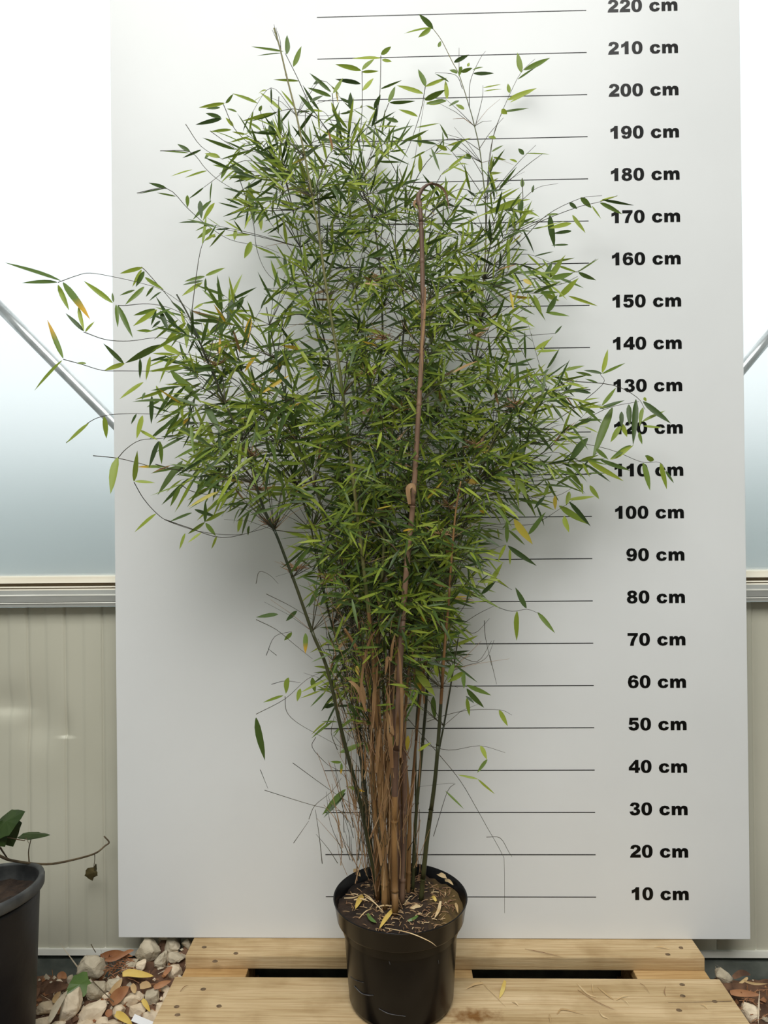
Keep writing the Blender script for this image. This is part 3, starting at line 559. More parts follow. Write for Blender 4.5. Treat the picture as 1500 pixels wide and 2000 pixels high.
Tw(3, 500, 1100, [(0, 885, 170, 795, 300, 680, 430, 620), (50, 1330, 340, 1420, 600, 1480, 680, 1560), (215, 1170, 450, 1340, 640, 1460), (25, 1210, 70, 1320), (350, 1020, 330, 1080, 420, 1180, 490, 1220, 590, 1330), (170, 780, 180, 870, 250, 940, 410, 1030, 520, 1090), (0, 120, 20, 50, 80, 70, 130, 120),
    (880, 900, 1080, 1130, 1200, 1280, 1300, 1450, 1350, 1540, 1440, 1700, 1455, 1770, 1457, 2050), (1350, 1605, 1430, 1610, 1480, 1690, 1500, 1720), (950, 1050, 1130, 1095, 1310, 1070, 1460, 1110), (1000, 930, 1110, 890, 1260, 860, 1430, 860, 1500, 890), (1040, 1600, 1120, 1340, 1160, 1290, 950, 1310),
    (120, 540, 70, 500), (0, 330, 120, 390, 230, 480, 330, 560), (60, 180, 200, 250, 330, 330), (310, 1500, 345, 1420, 440, 1340, 500, 1260), (220, 1640, 310, 1510), (1130, 640, 1230, 600, 1320, 575, 1365, 530, 1395, 450), (1370, 540, 1410, 710), (60, 540, 110, 430, 210, 400), (90, 710, 170, 690, 260, 700)], yoff=-.02, r=.55)
Lf(2.3077, 250, 0, [(1375, 130, 1312, 62, 9), (1365, 125, 1245, 148, 7), (1365, 128, 1308, 170, 8), (1398, 212, 1412, 184, 6), (715, 245, 720, 155, 9), (745, 300, 783, 208, 9), (770, 365, 655, 358, 4), (700, 232, 555, 210, 4), (690, 240, 580, 252, 3), (915, 415, 818, 330, 7), (915, 435, 808, 395, 7),
    (925, 420, 970, 350, 7), (1050, 318, 935, 288, 8), (1055, 325, 1130, 320, 5), (1055, 315, 1110, 262, 8), (1140, 262, 1010, 262, 6), (1140, 245, 1188, 210, 8), (1145, 270, 1190, 275, 6), (1048, 378, 935, 355, 7), (1058, 408, 1108, 350, 8), (1140, 400, 1235, 362, 4), (1340, 390, 1310, 308, 10), (1330, 422, 1210, 385, 8),
    (1340, 390, 1440, 350, 6), (1338, 450, 1430, 405, 10), (1345, 465, 1435, 458, 7), (1175, 460, 1205, 388, 9), (1178, 462, 1295, 458, 6), (1305, 525, 1220, 490, 6), (1218, 550, 1155, 530, 7), (1300, 575, 1405, 555, 3), (1315, 662, 1313, 597, 8), (1315, 775, 1318, 690, 8), (1120, 710, 1130, 640, 8), (1435, 672, 1390, 652, 7),
    (840, 510, 768, 425, 11), (820, 460, 880, 430, 6), (440, 465, 475, 425, 5), (435, 465, 318, 485, 6), (415, 485, 350, 490, 5), (422, 535, 305, 562, 7), (420, 530, 350, 510, 7), (475, 570, 440, 530, 7), (490, 505, 445, 485, 6), (590, 500, 605, 475, 6), (465, 585, 370, 592, 5), (280, 685, 222, 648, 7), (275, 690, 145, 680, 3),
    (330, 675, 245, 712, 4), (415, 710, 345, 690, 8), (365, 695, 345, 715, 5), (175, 850, 92, 822, 6), (165, 850, 40, 870, 2.5), (215, 885, 125, 868, 3), (268, 880, 268, 935, 7), (325, 905, 330, 985, 9), (390, 915, 335, 995, 9), (375, 905, 290, 990, 7), (380, 1030, 310, 1075, 7), (555, 1090, 525, 1165, 11), (485, 1035, 480, 1080, 7),
    (455, 740, 415, 805, 8), (290, 765, 190, 793, 4), (355, 770, 255, 800, 4), (1000, 490, 1005, 415, 9), (940, 520, 915, 460, 6), (1240, 620, 1180, 660, 8), (1110, 490, 1138, 425, 8), (640, 600, 650, 540, 9), (545, 820, 570, 1010, 10), (595, 960, 600, 1040, 8), (530, 800, 460, 740, 10)], yoff=-.01)
Tw(2.3077, 250, 0, [(685, 215, 668, 150, 658, 110), (688, 220, 672, 160, 668, 125), (690, 222, 650, 135), (690, 240, 685, 180, 672, 140), (40, 870, 175, 850, 270, 940, 350, 1010, 460, 1080, 600, 1110, 680, 1140), (145, 680, 280, 685, 350, 760, 420, 820, 560, 900), (430, 470, 480, 580, 560, 660, 650, 740, 760, 860), (920, 420, 930, 500, 960, 620, 1000, 720, 1080, 900), (1055, 320, 1055, 500, 1040, 700, 1060, 860), (1140, 250, 1135, 420, 1110, 600, 1080, 760),
    (1340, 390, 1320, 500, 1270, 650, 1220, 750, 1150, 880), (1175, 465, 1140, 560, 1080, 760), (595, 490, 620, 600, 700, 760), (680, 435, 680, 560, 740, 740), (500, 800, 560, 980, 580, 1120, 620, 1220, 690, 1290), (800, 500, 800, 640, 840, 800), (370, 590, 440, 640, 560, 720), (260, 560, 330, 660, 430, 720)], yoff=-.01, r=.65)
Lf(3, 750, 0, [(805, 425, 780, 305, 10), (820, 410, 975, 340, 9), (785, 465, 885, 395, 7), (735, 545, 725, 490, 7), (725, 585, 895, 518, 9), (740, 600, 860, 540, 5), (695, 655, 850, 635, 5), (690, 640, 720, 670, 9), (525, 430, 645, 430, 6), (370, 580, 360, 470, 8), (365, 590, 245, 607, 7), (240, 580, 360, 525, 10),
    (470, 640, 420, 610, 7), (820, 905, 785, 868, 7), (780, 950, 735, 930, 4), (830, 900, 970, 905, 3), (655, 810, 610, 800, 6), (580, 515, 690, 490, 2.5), (585, 535, 690, 515, 2.5), (510, 930, 415, 915, 6), (508, 930, 480, 900, 7), (370, 880, 305, 848, 7), (390, 890, 465, 815, 6), (640, 920, 715, 940, 4), (630, 890, 700, 850, 4),
    (410, 365, 500, 320, 7), (430, 430, 385, 405, 8), (450, 420, 520, 400, 7), (455, 390, 440, 440, 7), (520, 410, 580, 385, 4), (490, 390, 500, 365, 5), (380, 480, 300, 425, 3), (440, 590, 380, 615, 5), (800, 1250, 790, 1180, 8), (800, 1250, 800, 1175, 7)])
Tw(3, 750, 0, [(600, 1160, 620, 900, 660, 740, 720, 590, 800, 430, 885, 345), (605, 1100, 640, 800, 700, 640), (600, 1170, 780, 960, 890, 850), (595, 1170, 400, 890, 310, 850), (560, 880, 470, 820, 360, 785), (530, 740, 440, 650, 360, 580), (500, 630, 505, 480, 560, 350, 595, 300), (535, 740, 575, 580, 580, 500), (440, 440, 440, 280), (460, 520, 420, 440, 300, 425),
    (580, 1030, 500, 900, 480, 880), (595, 1350, 380, 1220, 250, 1130), (600, 1350, 800, 1180, 900, 1100, 1020, 1075), (560, 870, 620, 780, 700, 690), (200, 1500, 130, 1300, 240, 570)], r=.6)

# --- the inside of the crown: sprays of leaves on twigs that spring from the culm nodes
BLOBS = [(560, 290, 130, 75, 32), (650, 240, 110, 60, 12), (470, 400, 100, 90, 12), (600, 420, 140, 110, 40), (740, 330, 110, 110, 24), (740, 470, 130, 120, 45), (870, 340, 60, 90, 6), (860, 480, 100, 110, 30), (960, 430, 70, 110, 12), (1000, 560, 110, 130, 32), (900, 640, 110, 110, 42),
         (760, 640, 130, 120, 46), (620, 620, 110, 120, 30), (410, 650, 105, 75, 24), (440, 785, 120, 115, 40), (500, 880, 130, 120, 46), (395, 905, 85, 60, 9), (560, 760, 90, 120, 26), (700, 850, 130, 150, 62), (830, 850, 110, 150, 58), (960, 800, 110, 120, 34), (1060, 790, 110, 75, 24), (1060, 900, 100, 65, 16),
         (960, 950, 100, 90, 26), (760, 1050, 130, 120, 64), (880, 1080, 75, 100, 34), (660, 1080, 70, 110, 20), (790, 1200, 105, 85, 44), (690, 1210, 60, 100, 14), (845, 1230, 50, 60, 18), (740, 1330, 80, 80, 18), (650, 1330, 35, 90, 8)]
for (cx, cy, rx, ry, cnt) in BLOBS:
    core = 1.7 if 640 < cy < 1260 and 590 < cx < 960 else (.85 if cy < 600 else 1.0)
    for k in range(int(cnt * core * 1.1)):
        while True:
            a, b = R_(-1, 1), R_(-1, 1)
            if a * a + b * b < 1: break
        tx, ty = cx + a * rx, cy + b * ry
        Y = Yf(tx, ty) + random.gauss(0, .075)
        Y = max(-.46, min(Y, TOPZ - .012)); T = at(tx, ty, Y)
        best, bc = None, 1e9
        for (q, nx, ny, ci, t) in NP:
            if t < .3: continue
            dx, dy = tx - nx, ty - ny
            d = math.hypot(dx, dy)
            c = abs(d - 110) + max(0, dy) * .9 + R_(0, 60) + (200 if d < 25 else 0)
            if c < bc: best, bc = q, c
        S = best
        D = T - S; ln = D.length
        side = 1 if tx > proj(S)[0] else -1
        mid = S.lerp(T, .5) + Vector((0, 0, R_(-.01, .035) * ln / .12))
        pts = catmull([S, mid, T], 5)
        TW.append((pts, R_(.5, .85), 0, 0))
        nl = random.choice((4, 5, 5, 6, 7)); tan0 = (pts[-1] - pts[-3]).normalized()
        top = ty < 520
        for j in range(nl):
            u = 1 - j / nl * R_(.5, .62); i = min(len(pts) - 1, max(1, int(u * (len(pts) - 1) + .5)))
            b_ = pts[i].copy(); tan = (pts[i] - pts[i - 1]).normalized()
            ang = (0 if j == 0 else (1 if j % 2 else -1)) * R_(.45, 1.15) + R_(-.2, .2)
            ax = ((CAM - b_).normalized() + Vector((R_(-.7, .7), R_(-.4, .4), R_(-.7, .7)))).normalized()
            d = Matrix.Rotation(ang, 3, ax) @ tan
            d = (d + Vector((side * .12, R_(-.45, .3), R_(-.25, .25) if top else R_(-.75, .1)))).normalized()
            lp = R_(32, 64) * (1.18 if tx < 600 and ty > 500 else 1.0)
            add_leaf(b_, b_ + d * mm(lp, Y), mm(lp * R_(.078, .116), Y), 1 if random.random() < .006 else (3 if random.random() < .008 else 0), 0)
# loose bare twigs whiskering out of the nodes
for (q, nx, ny, ci, t) in NP:
    if t < .28 or t > .9 or ny > 1420: continue
    for k in range(4):
        a = R_(0, 2 * math.pi); l = R_(.05, .13)
        d = Vector((math.cos(a), math.sin(a) * .6, R_(.05, .9))).normalized()
        p1 = q + d * l * .5 + Vector((0, 0, .004)); p2 = q + d * l + Vector((0, 0, R_(-.02, .01)))
        for z in (p1, p2): z.y = min(z.y, TOPZ)
        TW.append(([q, p1, p2], R_(.35, .6), 0 if random.random() < .7 else 1, 0))
# dry stalks and shreds low in the clump
for k in range(400):
    x, y = random.gauss(715, 38), R_(1120, 1640); yb = y + R_(40, 150)
    Y = Yf(x, y) + random.gauss(-.02, .045)
    p0 = at(735 + (x - 735) * .75, min(yb, 1720), Y); p2 = at(x + R_(-30, 22), y, min(TOPZ, Y + R_(-.03, .03))); p1 = p0.lerp(p2, .5) + Vector((R_(-.012, .012), 0, 0))
    TW.append((catmull([p0, p1, p2], 3), R_(.4, .8), 1 if random.random() < .45 else 0, 0))
for k in range(110):
    x, y = random.gauss(755, 28), R_(1400, 1700); Y = -.21 + random.gauss(0, .04)
    p0 = at(x, y + R_(20, 90), Y); p2 = at(x + R_(-26, 26), y - R_(0, 60), Y + R_(-.03, .03)); p1 = p0.lerp(p2, .5) + Vector((R_(-.01, .01), R_(-.01, .01), 0))
    TW.append((catmull([p0, p1, p2], 3), R_(.5, 1.3), 1, 0))

# twigs: those that show singly are branches, the rest is one tangle
def build_tw(name, items, mats):
    V, Fc, mi = [], [], []
    for pts, r, k, _ in items:
        for q in pts: q.y = min(q.y, -.008)
        f0 = len(Fc); n = len(pts)
        tube_geo(V, Fc, pts, [mm(r, pts[0].y) * (1.15 - .6 * i / (n - 1)) for i in range(n)], 4, False)
        mi += [k] * (len(Fc) - f0)
    return mesh(name, V, Fc, mats, bam, True, mi)
for it in TW:
    if it[3]: build_tw('branch', [it], [m_twig, m_drytw])
tangle = build_tw('fine_twigs', [t for t in TW if not t[3]], [m_twig, m_drytw]); tangle['kind'] = 'stuff'

# dry whorls of short broken twigs at some nodes
for (x, y, s, nn) in ((578, 1112, 26, 22), (530, 1025, 26, 24), (505, 955, 24, 16), (492, 888, 28, 22), (418, 712, 24, 14), (747, 660, 28, 20), (720, 730, 22, 16), (862, 1045, 30, 20), (800, 1240, 26, 16), (1005, 792, 30, 16), (930, 870, 28, 16), (722, 1415, 26, 16), (930, 655, 24, 14), (745, 545, 22, 14), (785, 800, 24, 14), (880, 990, 26, 14), (640, 1130, 22, 12), (755, 1000, 24, 14)):
    c = at(x, y, Yf(x, y) - .035); V, Fc = [], []
    for k in range(nn):
        a = R_(0, 2 * math.pi); l = mm(s) * R_(.5, 1.25); d = Vector((math.cos(a), math.sin(a) * .7, R_(-.15, .75))).normalized()
        o0 = c + Vector((R_(-.003, .003), 0, R_(-.004, .004))); tube_geo(V, Fc, [o0, o0 + d * l * .6, o0 + d * l + Vector((0, 0, R_(-.006, .01)))], [.0011, .0009, .0004], 4, False)
    mesh('dry_twig_whorl', V, Fc, m_drytw, bam)

# leaves
def leaf_variant(curl, fold, wave):
    rows = [(0, .10), (.06, .42), (.2, .86), (.38, 1.0), (.58, .90), (.78, .58), (.92, .22), (1, .01)]
    V, T = [], []
    for t, wd in rows:
        z = -curl * t * t; dx = wave * math.sin(t * 5)
        for s in (-1, 0, 1):
            V.append(Vector((s * wd * .5 + dx, t, z))); T.append((t, (fold * wd if s else 0)))
    V = [(v, f) for v, (t, f) in zip(V, T)]
    Fc = []
    for i in range(len(rows) - 1):
        for s in range(2): a = i * 3 + s; Fc.append((a, a + 1, a + 4, a + 3))
    return V, Fc, [t for t, _ in T]
VAR = [leaf_variant(R_(-.06, .20), R_(.1, .32), R_(-.12, .12)) for _ in range(10)]
def leaf_frame(b, t, wd, n_):
    d = t - b; l = d.length; y = d / l; z = n_; x = y.cross(z).normalized(); z = x.cross(y)
    return b, x, y, z, l
LM = [m_leaf, m_leafy, m_leaft, m_leafd, m_leafn]
def size_px(L_):
    x0, y0 = proj(L_[0]); x1, y1 = proj(L_[1]); return math.hypot(x1 - x0, y1 - y0) * L_[2]
LEAVES = [q for q in LEAVES if (q[1] - q[0]).length > .008]
order = sorted(range(len(LEAVES)), key=lambda i: -(LEAVES[i][5] * 10 + size_px(LEAVES[i])))
single = set(order[:300])
VM = []
for (V, Fc, T) in VAR:
    me = bpy.data.meshes.new('leaf'); me.from_pydata([(v.x, v.y, v.z * 1.0 + f * .5) for v, f in V], [], Fc)
    a = me.attributes.new('leaf_t', 'FLOAT', 'POINT'); a.data.foreach_set('value', T)
    a = me.attributes.new('leaf_r', 'FLOAT', 'POINT'); a.data.foreach_set('value', [R_(0, 1)] * len(V))
    me.polygons.foreach_set('use_smooth', [True] * len(Fc)); me.materials.append(m_leaf); VM.append(me)
BV, BF, BM_, BT_, BR = [], [], [], [], []
for i, lf in enumerate(LEAVES):
    b, x, y, z, l = leaf_frame(*lf[:4]); wd = lf[2]; vi = random.randrange(len(VAR))
    if i in single:
        o = bpy.data.objects.new('leaf', VM[vi]); link(o, bam)
        mt = Matrix((x * wd, y * l, z * wd)).transposed().to_4x4(); mt.translation = b - PC
        # curl is measured along the length, fold across the width
        mt.col[2][0:3] = z * (wd * .5 + l * .12); o.matrix_basis = mt
        o.material_slots[0].link = 'OBJECT'; o.material_slots[0].material = LM[lf[4]]
    else:
        V, Fc, T = VAR[vi]; base = len(BV); r = R_(0, 1)
        for v, f in V: BV.append(b + x * (v.x * wd) + y * (v.y * l) + z * (v.z * l * .9 + f * wd * .5)); BV[-1].y = min(BV[-1].y, -.004)
        BF += [tuple(base + k for k in q) for q in Fc]; BM_ += [lf[4]] * len(Fc); BT_ += T; BR += [r] * len(V)
fo = mesh('foliage', BV, BF, LM, bam, True, BM_)
a = fo.data.attributes.new('leaf_t', 'FLOAT', 'POINT'); a.data.foreach_set('value', BT_)
a = fo.data.attributes.new('leaf_r', 'FLOAT', 'POINT'); a.data.foreach_set('value', BR)
tag(fo, kind='stuff')
print('LEAVES', len(LEAVES))

# papery sheaths on the lower culms, the withered tip of the thick shoot
def blade(name, pts, wd, mt, parent, roll=0, fold=.2):
    P = catmull(pts, 4); n = len(P); V, Fc = [], []
    for i, p in enumerate(P):
        t = i / (n - 1); d = (P[min(i + 1, n - 1)] - P[max(i - 1, 0)]).normalized()
        v = (CAM - p).normalized(); x = d.cross(v).normalized(); x = Matrix.Rotation(roll, 3, d) @ x; z = x.cross(d)
        wv = wd * (math.sin(math.pi * min(1, t * .85 + .15)) ** .7) * .5
        V += [p - x * wv, p - z * wv * fold, p + x * wv]
    for i in range(n - 1):
        for s in range(2): q = i * 3 + s; Fc.append((q, q + 1, q + 4, q + 3))
    me = bpy.data.meshes.new(name); me.from_pydata([tuple(v) for v in V], [], Fc); me.materials.append(mt)
    me.polygons.foreach_set('use_smooth', [True] * len(Fc))
    o = bpy.data.objects.new(name, me); link(o)
    if parent is not None:
        o.parent = parent
        if parent is bam: o.matrix_parent_inverse = Matrix.Translation(-PC)
    return o
for k in range(34):
    x, y = random.gauss(756, 26), R_(1280, 1700); l = R_(50, 130); Y = -.25 + R_(-.04, .05); dx = R_(-14, 14)
    p = [at(x, y, Y), at(x + dx * .4, y - l * .5, Y - R_(0, .01)), at(x + dx * 1.3, y - l, Y - R_(0, .03))]
    ci = min((8, 16, 17, 7, 2, 18, 19), key=lambda c: abs(CULM[c][0][1][0] - x))
    blade('sheath', p, mm(R_(4, 8)), m_sheath, culms[ci], R_(-.8, .8))
for pts, wd in (([(715, 1390), (702, 1350), (690, 1335), (680, 1330)], 7), ([(702, 1372), (710, 1300), (722, 1250), (735, 1230)], 5), ([(765, 1290), (757, 1285), (755, 1300), (752, 1320)], 6), ([(782, 1480), (785, 1400), (782, 1300), (776, 1260)], 5), ([(766, 1500), (762, 1440), (766, 1430), (758, 1390)], 9), ([(800, 985), (797, 955), (806, 948), (812, 960)], 9)):
    blade('sheath', [at(x, y, -.30) for x, y in pts], mm(wd), m_sheath, culms[8], R_(-.3, .3))
V, Fc = [], []; tp = [at(x, y, -.285) for x, y in ((820, 402), (817, 386), (823, 372), (833, 362), (845, 357))]
tube_geo(V, Fc, catmull(tp, 4), [mm(5.2 - 3.4 * (i / 16) ** 1.5, -.28) for i in range(17)], 8)
mesh('withered_tip', V, Fc, m_pur, None, True).parent = culms[2]
blade('withered_tip', [at(x, y, -.285) for x, y in ((838, 358), (856, 362), (870, 376), (878, 410))], mm(5), m_pur, culms[2], .4)
blade('withered_tip', [at(x, y, -.285) for x, y in ((822, 402), (812, 392), (809, 400), (814, 408))], mm(5), m_sheath, culms[2], .4)
blade('sheath', [at(x, y, -.30) for x, y in ((831, 560), (829, 620), (824, 680), (826, 730))], mm(4), m_sheath, culms[2], .2)

# ------------------------------------------------------------------ loose things on the soil and the pallet
def fallen(sc, ox, oy, items, zf, name, cat, group):
    for it in items:
        pts, wpx, mt, lab = it
        P = [atz(ox + pts[i] / sc, oy + pts[i + 1] / sc, zf + (.004 if 0 < i < len(pts) - 2 else .0018)) for i in range(0, len(pts), 2)]
        if len(P) == 2: P = [P[0], P[0].lerp(P[1], .5) + Vector((0, 0, .004)), P[1]]
        o = blade(name, P, mm(wpx / sc * 1.1, -.25), mt, None, R_(-.3, .3), .15); tag(o, lab, cat, group)
SL = SZ + .007
fallen(4.1667, 600, 1640, [((455, 455, 390, 565), 38, m_yleaf, 'folded tan-yellow bamboo leaf lying on the dark soil'), ((705, 560, 640, 640, 585, 725), 30, m_yleaf, 'long orange bamboo leaf hanging against the pot rim front'),
    ((375, 250, 435, 300), 34, m_tanleaf, 'short tan leaf scrap on the soil beside the back rim'), ((1085, 500, 1070, 570, 1035, 640), 24, m_straw, 'pale curled leaf strip on the mossy soil'),
    ((1050, 265, 1100, 290, 1160, 315), 34, m_straw, 'pale pointed sheath lying by the inner rim'), ((1120, 330, 1190, 370), 24, m_straw, 'small pale sheath chip close to the rim above the moss'),
    ((840, 570, 880, 540, 930, 545), 30, m_straw, 'pale bent sheath scrap at the foot of the culms'), ((1205, 515, 1228, 600), 20, m_tanleaf, 'narrow tan leaf on moss near the rim'),
    ((490, 600, 520, 645, 565, 675), 26, m_ivyg, 'dull green bamboo leaf lying on dark soil'), ((820, 660, 870, 640, 920, 600), 20, m_ivyg, 'thin green bamboo leaf on soil before the thick culm'), ((1050, 500, 1010, 470), 24, m_yleaf, 'yellow leaf scrap at the edge of the moss')],
    SL, 'fallen_leaf', 'leaf', 'fallen leaves on the pot soil')
fallen(4.1667, 600, 1640, [((460, 440, 570, 540), 10, m_straw, 'straight straw bit on the dark soil'), ((300, 475, 380, 470, 450, 440), 9, m_straw, 'straight straw bit on the dark soil'), ((420, 640, 530, 560), 7, m_straw, 'straight straw bit on the dark soil'),
    ((380, 490, 500, 500), 12, m_straw, 'straight straw bit on the dark soil'), ((470, 460, 630, 600), 8, m_straw, 'straight straw bit on the dark soil'), ((560, 550, 710, 548), 10, m_straw, 'straight straw bit on the dark soil')], SL, 'straw', 'straw', 'straws on the pot soil')
P = [atz(752, 1812, SL + .004), atz(800, 1822, .2145), at(838, 1838, PC.y - .152), at(853, 1849, PC.y - .155)]
tag(blade('straw', P, .0016, m_straw, None, 0, .1), 'long pale straw hanging over the front of the pot rim', 'straw')
V, Fc = [], []
for k in range(420):                                            # chopped litter
    r = .114 * math.sqrt(random.random()); q = R_(0, 6.283); x, y = r * math.cos(q), r * math.sin(q); z = soilz(x, y) + .0015
    a = R_(0, 6.283); l = R_(.004, .02); d = Vector((math.cos(a), math.sin(a), R_(-.05, .25))) * l; c = PC + Vector((x, y, z))
    tube_geo(V, Fc, [c, c + d * .5 + Vector((0, 0, .001)), c + d], [R_(.0004, .0011)] * 3, 4, False)
lt = mesh('soil_litter', V, Fc, [m_drytw, m_straw], bam, False, [1 if (i // 8) % 7 == 0 else 0 for i in range(len(Fc))]); lt['kind'] = 'stuff'
fallen(3, 1000, 1500, [((380, 1260, 440, 320 + 1000, 500, 1345), 9, m_straw, 'thick golden straw on the front pallet plank'), ((500, 1280, 560, 1330, 600, 1360), 7, m_tanleaf, 'brownish straw on the front pallet plank'),
    ((385, 1300, 500, 1370, 610, 1420), 4, m_drytw, 'long thin brown stalk on the front pallet plank'), ((610, 1360, 690, 1335), 5, m_straw, 'short loose straw on the pallet planks'), ((640, 1350, 690, 1395), 4, m_straw, 'short loose straw on the pallet planks'),
    ((900, 1280, 893, 1310, 905, 1340), 5, m_drytw, 'short loose straw on the pallet planks'), ((750, 1260, 810, 1325), 3, m_drytw, 'short loose straw on the pallet planks'), ((1105, 1385, 1150, 1415), 5, m_straw, 'short loose straw on the pallet planks'),
    ((75, 1060, 180, 1080, 305, 1110), 3.5, m_drytw, 'long thin dark stalk on the back pallet plank'), ((830, 1050, 935, 1065), 6, m_straw, 'short loose straw on the pallet planks'), ((265, 1440, 300, 1412, 430, 1447), 7, m_tanleaf, 'curled tan shaving on the front pallet plank'),
    ((510, 1420, 530, 1450, 570, 1470), 8, m_straw, 'short loose straw on the pallet planks'), ((0, 1370, 40, 1395), 7, m_straw, 'short loose straw on the pallet planks'), ((220, 1440, 225, 1495), 6, m_tanleaf, 'short loose straw on the pallet planks'), ((470, 1260, 475, 1320), 5, m_straw, 'short loose straw on the pallet planks')],
    0, 'straw', 'straw', 'straws on the pallet')
fallen(3, 500, 1550, [((1310, 1095, 1390, 1170, 1470, 1255), 5, m_straw, 'straight pale straw beside the pot on the front plank'), ], 0, 'straw', 'straw', 'straws on the pallet')
fallen(3, 500, 1550, [((1460, 1095, 1445, 1150, 1425, 1200), 22, m_yleaf, 'yellow-green bamboo leaf on the plank beside the black pot'), ((1330, 1110, 1230, 1145), 12, m_tanleaf, 'slim tan leaf on the plank at the gap'), ((1720, 1478, 1790, 1512), 18, m_ivyg, 'small green leaf scrap on the front plank among straws')], 0, 'fallen_leaf', 'leaf', 'fallen leaves on the pallet')
fallen(3, 0, 1500, [((1055, 1310, 1105, 1275), 4, m_drytw, 'short dark splinter on the front plank near its sawn end')], 0, 'straw', 'straw', 'straws on the pallet')

# ------------------------------------------------------------------ potted ivy at the wall
IC = Vector((-.886, -.288, GZ)); IH = .259 - GZ
ivy = empty('potted_ivy', IC, 'trailing ivy in a scuffed dark grey tub by the beige panel', 'plant')
def shear(v):
    k = max(0, v.z / IH); return v + Vector((0, 0, k * (.139 * v.x - .077 * v.y))) + IC
lathe('pot', [(.001, .003), (.122, .003), (.126, .012), (.1405, IH - .035), (.1405, IH - .022), (.139, IH - .05), (.12, .30)], m_pot2, ivy, 72, shear)
lathe('rim', [(.1400, IH - .024), (.1475, IH - .023), (.1495, IH - .020), (.1500, IH - .006), (.1485, IH - .001), (.1455, IH), (.1385, IH - .003), (.1400, IH - .006), (.1385, IH - .040)], m_rim2, ivy, 96, shear)
V, Fc = [Vector((0, 0, IH - .034))], []
for i in range(1, 9):
    for k in range(40):
        r = .139 * i / 8; q = 2 * math.pi * k / 40; x, y = r * math.cos(q), r * math.sin(q); V.append(Vector((x, y, IH - .034 + .010 * noise.noise(Vector((x * 30, y * 30, 0))))))
Fc = [(0, 1 + k, 1 + (k + 1) % 40) for k in range(40)] + [(1 + i * 40 + k, 1 + (i + 1) * 40 + k, 1 + (i + 1) * 40 + (k + 1) % 40, 1 + i * 40 + (k + 1) % 40) for i in range(7) for k in range(40)]
mesh('soil', [shear(v) for v in V], Fc, m_soil, ivy, True)
def stem(pts, r, parent, name='stem', mt=m_vine):
    V, Fc = [], []; P = catmull(pts, 5) if len(pts) > 2 else pts; n = len(P)
    tube_geo(V, Fc, P, [r * (1.1 - .5 * i / (n - 1)) for i in range(n)], 7); return mesh(name, V, Fc, mt, parent, True)
stem([at(-60, 1640, -.25), at(0, 1672, -.22), at(30, 1682, -.19), at(90, 1688, -.13), at(140, 1680, -.06), at(185, 1667, .02), at(205, 1652, .045), at(213, 1645, .05), at(203, 1633, .05)], .0028, ivy)
stem([at(57, 1685, -.16), at(56, 1660, -.16), at(63, 1630, -.16)], .0014, ivy)
stem([at(185, 1667, .02), at(185, 1680, .025), at(183, 1694, .03)], .001, ivy)
stem([at(-20, 1628, -.25), at(12, 1635, -.25), at(48, 1642, -.24)], .0016, ivy)
stem([at(48, 1642, -.24), at(51, 1637, -.24), at(56, 1647, -.24)], .0007, ivy)
stem([at(0, 1655, -.24), at(10, 1670, -.2), at(16, 1678, -.195)], .0018, ivy)
def lobed(name, c, ax, up, size, mt, parent, lobes=5, cup=.15):
    """ivy leaf: stalk end at c, pointing along ax, facing up"""
    ax = ax.normalized(); up = (up - ax * up.dot(ax)).normalized(); sd = ax.cross(up)
    prof = [(.04, 0), (0, .16), (-.04, .32), (.10, .44), (.32, .46), (.46, .52), (.60, .40), (.76, .30), (.92, .16), (1.08, 0)]
    ring = prof + [(x, -y) for x, y in prof[-2:0:-1]]
    V = [c + ax * (.42 * size)]
    for x, y in ring: V.append(c + ax * (x * size) + sd * (y * size) + up * (size * (-cup) * (abs(y) * 1.4 + x * x * .6) + size * .02 * R_(-1, 1)))
    Fc = [(0, 1 + i, 1 + (i + 1) % len(ring)) for i in range(len(ring))]
    th = .0006; n = len(V)
    V2 = V + [v - up * th for v in V]; Fc2 = Fc + [(n + a, n + c_, n + b) for a, b, c_ in Fc] + [(1 + i, n + 1 + i, n + 1 + (i + 1) % len(ring), 1 + (i + 1) % len(ring)) for i in range(len(ring))]
    return mesh(name, V2, Fc2, mt, parent)
CF = (CAM - at(20, 1600, -.25)).normalized()
lobed('leaf', at(-8, 1618, -.25), RX * .8 + RZ * .55, CF * .6 + RZ * .8, .062, m_ivy, ivy)
lobed('leaf', at(5, 1600, -.24), RX * .35 - RZ * .9, CF + RZ * .2, .058, m_ivy, ivy)
lobed('leaf', at(-6, 1628, -.26), RX * .3 - RZ * .5, CF, .030, m_ivy, ivy)
lobed('leaf', at(42, 1629, -.16), RX * 1.0 - RZ * .02 + RY * .1, RZ - CF * .16, .056, m_ivy, ivy, cup=.1)
m_deadivy = M('ivy_leaf_withered', (.055, .045, .015), (.11, .085, .03), scale=40, rough=.7)
lobed('withered_leaf', at(183, 1693, .03), -RZ + RX * .12, CF + RX * .8, .034, m_deadivy, ivy, cup=.5)
lobed('withered_leaf', at(183, 1700, .03), -RZ * .8 - RX * .35, CF - RX * .8, .020, m_deadivy, ivy, cup=.5)

